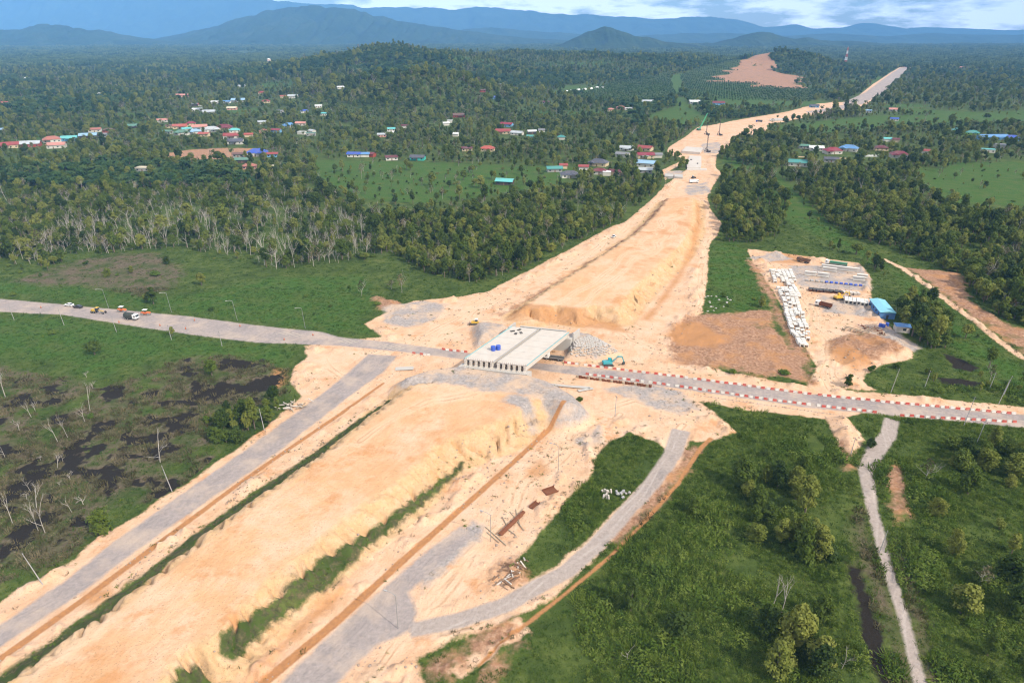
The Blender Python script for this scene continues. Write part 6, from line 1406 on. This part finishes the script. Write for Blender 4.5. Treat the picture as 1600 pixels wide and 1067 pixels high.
for i, (x, y, l_, w, rz, lb) in enumerate(((880, 604, 9, 1.4, -.2, 'long pale formwork board on the near side of the trench'), (905, 606, 8, 1.6, -.15, 'pale formwork board stack right of the long board'), (915, 610, 6, 1.2, .35, 'tilted formwork board at the trench end'), (632, 577, 7, 2.6, .1, 'pale precast slab lying left of the gravel ridge'))):
    o = thing('formwork_board', lb, 'formwork board', at(x, y, .1), rz); MB().box((0, 0, .3), (l_, w, .16)).part('board', M_CONC, o)
    for s in (-.4, 0, .4): MB().box((l_ * s, 0, .1), (.2, w, .2)).part('batten', M_WOOD, o)
o = thing('sheet_pile_wall', 'brown sheet pile trench wall below the road right of the overpass', 'trench wall', at(955, 597), heading((905, 588), (1040, 606)))
for k in range(26): MB().prism([(-.55, 0), (-.25, .25), (.25, .25), (.55, 0), (.5, -.06), (.2, .17), (-.2, .17), (-.5, -.06)], 0, 2.6 + .5 * R.random()).part('sheet', M_RUST if k % 4 else M_WOOD, o).matrix_local = Matrix.Translation((-13 + k * 1.1, 0, -1.8)) @ Matrix.Rotation(math.pi / 2, 4, 'X')
o = thing('timber_stake_wall', 'row of timber stakes holding the road edge above the right ditch', 'stake wall', at(1175, 630), heading((1085, 617), (1290, 646)))
for k in range(46):
    l_ = 2.0 + .5 * R.random(); MB().tube((-27 + k * 1.2, R.normal() * .06, -1.9), (-27 + k * 1.2 + R.normal() * .08, 0, -1.9 + l_), .11, .1, 6).part('stake', M_WOOD if k % 3 else M_CONC, o)
MB().box((0, .2, -.7), (56, .12, 1.5)).part('backing_board', M_CONCG, o)
for i in range(2):
    p = at(1252 + i * 10, 651); o = thing('culvert_pipe', 'black culvert pipe mouth under the road edge, %s one' % ('left', 'right')[i], 'culvert pipe', (p.x, p.y, -.9), 1.2, 'culvert pipes under the road')
    n = 14; mb = MB(); ro, ri, l_ = .75, .6, 3.5
    for (r, y) in ((ro, 0), (ro, l_), (ri, 0), (ri, l_)): mb.v += [(y, math.cos(6.283 * k / n) * r, math.sin(6.283 * k / n) * r) for k in range(n)]
    for k in range(n): j = (k + 1) % n; mb.f += [(k, j, n + j, n + k), (2 * n + j, 2 * n + k, 3 * n + k, 3 * n + j), (k, 2 * n + k, 2 * n + j, j), (n + j, 3 * n + j, 3 * n + k, n + k)]
    mb.part('pipe', M_CONCG, o)
# unfinished flyover further up the works
def slab(pts, z0, z1, label, name='concrete_deck', cat='concrete deck', mat=None):
    P = W(pts, z1); c = P.mean(0); zb = min(z0, Hz(c[0], c[1])); o = thing(name, label, cat, (c[0], c[1], 0)); n = len(P)
    mb = MB(); mb.add([(p[0] - c[0], p[1] - c[1], zb) for p in P] + [(p[0] - c[0], p[1] - c[1], z1) for p in P], [(k, (k + 1) % n, n + (k + 1) % n, n + k) for k in range(n)] + [tuple(range(n, 2 * n)), tuple(reversed(range(n)))]); mb.part('slab', mat or M_CONCW, o)
    return o
o = slab([(1074, 262), (1073, 254), (1078, 243), (1096, 244), (1096, 258), (1095, 262)], 0, 1.6, 'larger white deck slab of the unfinished flyover'); M0 = W([(1080, 250), (1090, 256)], 1.6)
for k, p in enumerate(M0): MB().box((p[0] - o.location.x, p[1] - o.location.y, 2.0), (2.0, 1.0, .8), k).part('formwork_box', M_DARK, o)
slab([(1073, 265.5), (1074, 262.6), (1104, 263), (1105, 265.5)], 0, .8, 'long white kerb slab in front of the flyover deck', 'kerb_slab', 'concrete slab')
slab([(1065, 236), (1072, 229), (1099, 231), (1094, 238)], 0, 2.6, 'smaller white deck slab behind the flyover deck')
for a, lb in ((((1039, 275), (1039, 271), (1052, 272), (1052, 276)), 'left one of two pale culvert blocks by the haul road'), (((1054, 276), (1054, 272), (1067, 273), (1067, 277)), 'right one of two pale culvert blocks by the haul road'), (((1051, 338), (1052, 332), (1069, 332), (1069, 338)), 'grey box block standing on the haul road sand'), (((1203, 188), (1204, 185.5), (1233, 184.5), (1232, 187)), 'long pale slab beside the far bend')):
    slab(list(a), 0, 1.6, lb, 'concrete_block', 'concrete block', M_CONC)
lorry(1084, 286, .1, 'white tank lorry on the gravel below the flyover', M_WHITE, 'cover', M_WHITE, 8, 'tank lorry', 'tank_lorry'); lorry(1186, 191, 3.0, 'dark blue lorry at the far bend of the works', M_BLUE, 'cover', M_DARK, 9)
dozer(1083, 279, .8, 'dark bulldozer behind the white tank lorry', M_DARK)
def mast(px, py, h, mat, label, name='piling_rig', cat='piling rig'):
    o = excavator(px, py, 2.0, mat, label, 1.0, name, cat)
    mb = MB()
    for sx in (-.35, .35):
        for sy in (-.35, .35): mb.tube((3.2 + sx, sy, .5), (3.2 + sx, sy, h), .12, n=5)
    for k in range(int(h // 2)): mb.tube((2.85, -.35, .6 + 2 * k), (3.55, .35, 2.5 + 2 * k), .08, n=4)
    mb.part('mast', mat, o); MB().box((3.2, 0, h + .4), (1.2, 1.0, .8)).part('mast_head', M_DARK, o)
mast(1107, 238, 17, M_DARK, 'black piling rig standing before the flyover deck'); mast(1126, 212, 17, M_DARK, 'black piling rig further up the works'); mast(1106, 211, 12, M_DARK, 'shorter dark piling rig beside the green crane')
o = thing('crawler_crane', 'green crawler crane with raised lattice boom', 'crane', at(1092, 204), .5)
for s in (-1, 1): MB().box((0, s * 1.6, .6), (5, .9, 1.2)).part('track', M_DARK, o, bevel=.1)
MB().box((-.6, 0, 2.2), (5, 2.8, 1.8)).part('upper_body', M_GREENP, o, bevel=.1); MB().box((1.4, 1.0, 2.5), (1.5, 1.2, 1.9)).part('cab', M_GLASS, o)
mb = MB(); b0, b1 = Vector((1.5, 0, 2.6)), Vector((15, 3, 21))
for sx in (-.55, .55):
    for sy in (-.55, .55): mb.tube(b0 + Vector((sx * .6, sy, 0)), b1 + Vector((sx * .5, sy * .5, 0)), .2, .16, 5)
for k in range(12):
    f0, f1 = k / 12, (k + 1) / 12; mb.tube(b0.lerp(b1, f0) + Vector((-.4, -.5, 0)), b0.lerp(b1, f1) + Vector((.4, .5, 0)), .1, n=4)
mb.part('boom', paint('bright_green', c4(.08, .42, .22), .5, .3), o); MB().tube(b1, b1 + Vector((0, 0, -9)), .05, n=4).part('hoist_rope', M_DARK, o)

# ------------------------------------------------------------------ far landmarks
p = G(1320, 104); o = thing('lattice_tower', 'tall red and white lattice tower on the plain beyond the plantation', 'radio tower', (p[0], p[1], Hz(*p)))
hT = 66.0
for k in range(6):
    mb = MB(); z0, z1 = hT * k / 6, hT * (k + 1) / 6; w = lambda z: 4.5 - 3.4 * z / hT
    for sx, sy in ((-1, -1), (1, -1), (1, 1), (-1, 1)): mb.tube((sx * w(z0), sy * w(z0), z0), (sx * w(z1), sy * w(z1), z1), .42, n=5)
    for (ax, ay), (bx, by) in (((-1, -1), (1, -1)), ((1, -1), (1, 1)), ((1, 1), (-1, 1)), ((-1, 1), (-1, -1))):
        for j in range(2):
            za, zb = z0 + (z1 - z0) * j / 2, z0 + (z1 - z0) * (j + 1) / 2; mb.tube((ax * w(za), ay * w(za), za), (bx * w(zb), by * w(zb), zb), .26, n=4); mb.tube((bx * w(za), by * w(za), za), (ax * w(zb), ay * w(zb), zb), .26, n=4)
    mb.part('mast_section', M_BARRED if k % 2 else M_WHITE, o)
MB().tube((0, 0, hT), (0, 0, hT + 6), .3, .1, 5).part('antenna', M_WHITE, o)
p = G(422, 110); o = thing('water_tower', 'pale water tower rising from the far left plain', 'water tower', (p[0], p[1], Hz(*p)))
for sx in (-3, 3):
    for sy in (-3, 3): MB().tube((sx, sy, -1), (sx, sy, 14), .7, n=6).part('leg', M_CONCW, o)
MB().tube((0, 0, 14), (0, 0, 21), 5.5, 6, 16).part('tank', paint('pink_tank', c4(.72, .5, .42), .7, .2), o); MB().tube((0, 0, 21), (0, 0, 23), 6, .5, 16).part('roof', M_WHITE, o)
for i in range(7):
    p = at(884 + i * 9.7, 144 - i * 1.15, .0); o = thing('plastic_tunnel', 'white plastic tunnel in the line beside the planted rows, %s from left' % ('first second third fourth fifth sixth seventh'.split()[i]), 'greenhouse', p, heading((884, 144), (946, 137)), 'white plastic tunnels')
    mb = MB(); mb.prism([(-2.5, 0), (2.5, 0), (2.2, 2.0), (1.2, 3.2), (0, 3.6), (-1.2, 3.2), (-2.2, 2.0)], -5.5, 5.5); q = mb.part('cover', M_WHITE, o); q.rotation_euler = (0, 0, -math.pi / 2)
a, b = at(1338, 245), at(1372, 245); o = thing('boundary_wall', 'white boundary wall in front of the right hand village', 'wall', (a + b) / 2, math.atan2(b.y - a.y, b.x - a.x)); l_ = (b - a).length
MB().box((0, 0, .9), (l_, .3, 1.8)).part('wall', M_WHITE, o)
for k in range(8): MB().box((-l_ / 2 + l_ * k / 7, 0, 1.05), (.6, .5, 2.1)).part('pier', M_WHITE, o)

# ------------------------------------------------------------------ houses
def house(px, py, wpx, rc, form, wc, where):
    g = G(px, py); dp = depth_of(*g); w = max(7.0, wpx * dp / 1067.0); d = min(max(7.0, w * .62), 13); h = 3.1 if w < 16 else 3.6
    rz = -math.atan2(g[0], g[1]) * .5 + R.normal() * .22
    if w > 24: d = 11
    cn = rc.replace('darkred', 'dark red')
    o = thing('house', '%s roofed house %s' % (cn, where), 'house', (g[0], g[1], Hz(*g)), rz, 'village houses')
    gm = np.mean(RC[rc]); rcc = [v * .72 + gm * .28 for v in RC[rc]]
    rm = paint('roof_' + rc.replace(' ', '_'), C8(*rcc), .55, .3, dirt=.45, dirtcol=c4(.2, .16, .13), scale=.2); wm = paint('wall_' + wc, C8(*WC[wc]), .8, .2, dirt=.3, scale=.4)
    wl = MB().box((0, 0, h / 2 - .3), (w, d, h + .6)).part('wall', wm, o)
    ov = .8
    if form == 'h':
        r = d * .30; k = max(.0, w / 2 - d / 2)
        mb = MB(); mb.add([(-w / 2 - ov, -d / 2 - ov, h), (w / 2 + ov, -d / 2 - ov, h), (w / 2 + ov, d / 2 + ov, h), (-w / 2 - ov, d / 2 + ov, h), (-k - .3, 0, h + r), (k + .3, 0, h + r)], [(0, 1, 5, 4), (1, 2, 5), (2, 3, 4, 5), (3, 0, 4), (3, 2, 1, 0)])
        mb.part('roof', rm, o)
        if w > 14:
            mb = MB(); x0 = w * (.12 if R.random() < .5 else -.3); q = w * .24
            mb.add([(x0 - q, -d / 2 - 3.2, h - .25), (x0 + q, -d / 2 - 3.2, h - .25), (x0 + q, -d / 2 + 1.4, h + .32), (x0 - q, -d / 2 + 1.4, h + .32), (x0, -d / 2 - 3.0, h + 1.3), (x0, 0, h + 1.5)], [(0, 4, 5, 3), (1, 2, 5, 4), (0, 1, 4)]); mb.part('porch_roof', rm, o)
            for s in (-1, 1): MB().tube((x0 + s * q * .85, -d / 2 - 2.8, -.3), (x0 + s * q * .85, -d / 2 - 2.8, h - .2), .16, n=6).part('porch_post', wm, o)
    elif form == 'g':
        r = d * .22
        mb = MB(); mb.prism([(-d / 2 - ov, h - .05), (-d / 2 - ov, h + .12), (0, h + r + .15), (d / 2 + ov, h + .12), (d / 2 + ov, h - .05), (0, h + r - .02)], -w / 2 - ov, w / 2 + ov)
        q = mb.part('roof', rm, o); q.rotation_euler = (0, 0, -math.pi / 2)
        mb = MB(); mb.prism([(-d / 2, h), (d / 2, h), (0, h + r - .05)], -w / 2, w / 2); q = mb.part('gable', wm, o); q.rotation_euler = (0, 0, -math.pi / 2)
        if w > 13 and R.random() < .6:
            rm2 = rm if R.random() < .5 else paint('roof_pale_grey', C8(*RC['pale grey']), .55, .3, dirt=.3, dirtcol=c4(.2, .17, .15), scale=.25)
            MB().box((w * R.uniform(-.2, .2), -d / 2 - 1.7, h - .45), (w * .45, 3.6, .12)).part('lean_to_roof', rm2, o)
    else:
        MB().box((0, 0, h + .42), (w + .5, d + .5, .22)).part('roof', rm, o)
    if w > 10 and dp < 1600:
        n = 3 if w < 18 else 4
        for i in range(n):
            x = -w / 2 + w * (i + .5) / n
            if i == 1: MB().box((x, -d / 2 - .02, 1.05), (1.1, .06, 2.1)).part('door', M_SOILDARK, o)
            else: MB().box((x, -d / 2 - .02, 1.75), (1.6, .06, 1.2)).part('window', M_GLASS, wl)
for r_ in HT: house(*r_)

# ------------------------------------------------------------------ single trees that stand out
def lone(kind, px, py, s, label, name=None, cat=None, group=None):
    nm, ct, protos, _ = NAMES[kind] if kind in NAMES else ('leafy_tree', 'tree', LEAFY_NEAR, '')
    if kind == 'near': protos = LEAFY_NEAR; s = s * (1.3 if py > 690 else 1.1)
    g = G(px, py); plant(protos[int(R.integers(len(protos)))], name or nm, label, cat or ct, g[0], g[1], s, group)
for a in (('near', 168, 432, .9, 'small round tree on the brown patch at left'), ('near', 206, 427, .7, 'small pointed tree in the middle of the brown patch'), ('shrub', 243, 430, 1.4, 'dense low bush right of the brown patch'), ('near', 261, 412, .9, 'dark round tree above the brown patch'),
          ('leafy', 315, 446, 1.0, 'tall leafy tree at the right end of the brown patch'), ('leafy', 240, 476, 1.1, 'broad leafy tree on the verge behind the orange rollers'), ('leafy', 228, 472, .8, 'second crown of the broad tree group behind the rollers'), ('sparse', 490, 416, 1.2, 'yellowish open crowned tree at the meadow edge'), ('sparse', 628, 458, 1.1, 'wide greyish leafless bush before the dense wood'), ('sparse', 612, 452, .9, 'greyish leafless bush left of the widest one'),
          ('sparse', 565, 462, .8, 'thin grey bush in the meadow before the wood'), ('dead', 785, 418, 1.0, 'pale dead tree standing out of the dense wood'), ('shrub', 590, 478, 1.1, 'low bush near the sand corner'), ('shrub', 330, 485, 1.0, 'low bush on the far verge'), ('shrub', 21, 462, 1.0, 'low bush on the far verge at the left edge'),
          ('dead', 250, 722, 1.25, 'tall forked dead tree in the middle of the swamp'), ('dead', 30, 672, 1.0, 'bleached dead tree at the left edge of the swamp'), ('dead', 55, 642, .9, 'dead tree among swamp pools at left'), ('dead', 135, 590, .6, 'small dead bush in the upper swamp'), ('dead', 70, 832, 1.0, 'fan shaped dead tree in the lower swamp'), ('dead', 130, 788, .9, 'crooked white dead tree near the side road'), ('dead', 112, 800, .6, 'low white dead snag near the crooked tree'), ('dead', 8, 620, .9, 'dead tree cut by the left edge'), ('dead', 8, 715, .8, 'grey dead tree in the dark pool at left'), ('dead', 60, 830, .7, 'smaller dead tree beside the fan shaped one'),
          ('near', 160, 830, 1.0, 'bright green bush tree beside the side road at left'), ('near', 350, 668, 1.1, 'bushy green tree at the left of the swamp clump'), ('near', 385, 655, 1.0, 'bushy green tree in the middle of the swamp clump'), ('near', 420, 660, .9, 'bushy green tree at the right of the swamp clump'), ('near', 372, 690, .9, 'bushy green tree at the lower end of the swamp clump'), ('near', 340, 692, .8, 'bushy green tree at the lower left of the swamp clump'),
          ('near', 1160, 762, 1.3, 'tall thin green tree near the bend of the path'), ('near', 1085, 805, .8, 'small pale green tree beside the path'), ('near', 1182, 795, 1.0, 'bushy tree with bare stems in the scrub'), ('near', 1215, 760, 1.0, 'bushy tree right of the tall thin one'), ('near', 1250, 750, .9, 'bushy tree at the upper right of the scrub'), ('near', 1258, 800, 1.1, 'dark tree left of the long ditch'), ('near', 1255, 872, 1.3, 'tall dark tree in the middle of the scrub'), ('near', 1285, 870, 1.0, 'greyish bush tree left of the ditch water'),
          ('near', 1205, 985, 1.25, 'large tree with bleached stems at the bottom'), ('near', 1240, 1010, 1.2, 'large dark tree right of the bleached stems'), ('near', 1280, 1045, 1.0, 'bushy tree at the bottom left of the ditch'), ('dead', 1218, 968, .8, 'white bare stem in front of the large bottom tree'), ('dead', 1205, 955, .7, 'thin bleached stem behind the large bottom tree'), ('dead', 1315, 1045, .55, 'white dead snag beside the ditch at bottom'), ('dead', 980, 1030, .5, 'small white dead twig standing in the scrub'), ('near', 1062, 985, .9, 'round bush tree in the scrub near the bottom'), ('near', 985, 955, .8, 'bush tree casting shade near the orange channel'),
          ('near', 1462, 805, .8, 'small dark round tree right of the track'), ('near', 1488, 866, .8, 'pale green pointed tree right of the track'), ('sparse', 1533, 918, .9, 'greyish bare bush in the right scrub'), ('near', 1502, 735, 1.1, 'spreading tree below the road at right'), ('near', 1512, 772, .9, 'bushy tree under the spreading one'), ('near', 1585, 745, 1.2, 'dark tree at the right edge below the road'), ('near', 1590, 960, 1.1, 'dark tree at the right edge near the bottom'), ('near', 1550, 700, .9, 'round tree near the pole at right'),
          ('near', 1360, 700, .5, 'small bush at the mouth of the farm track'), ('near', 1325, 605, .7, 'dark bush between yard mouth and road'), ('near', 905, 632, .45, 'tiny dark bush at the end of the gravel ridge'), ('shrub', 1145, 585, 1.0, 'low green bush between mud and road'), ('shrub', 1225, 585, 1.1, 'low green bush beside the brown puddle'), ('near', 1190, 480, .8, 'dark bush at the lower end of the grass triangle'), ('shrub', 1360, 580, 1.2, 'shrub at the wet corner right of the yard'), ('shrub', 1400, 575, 1.3, 'bushy shrub left of the dark pools at right'), ('shrub', 1450, 585, 1.3, 'bushy shrub between the dark pools at right')):
    lone(*a)
for i in range(16):
    lone('dead', 5 + R.random() * 150, 575 + R.random() * 250, .45 + .5 * R.random(), 'grey dead tree among the other dead trees of the left swamp', group='grey dead trees of the left swamp')
for n_, (x0, x1, y0, y1), lb in ((13, (1160, 1285, 745, 880), 'bushy green tree clustered in the scrub left of the ditch head'), (11, (1180, 1285, 965, 1062), 'bushy green tree clustered in the scrub at the bottom left of the ditch'), (8, (1480, 1598, 700, 790), 'bushy green tree clustered below the road right of the track'), (6, (1500, 1598, 880, 1040), 'bushy green tree at the lower right edge beyond the track')):
    for i in range(n_): lone('near', x0 + R.random() * (x1 - x0), y0 + R.random() * (y1 - y0), .5 + .65 * R.random(), lb, group=lb.replace('tree', 'trees'))
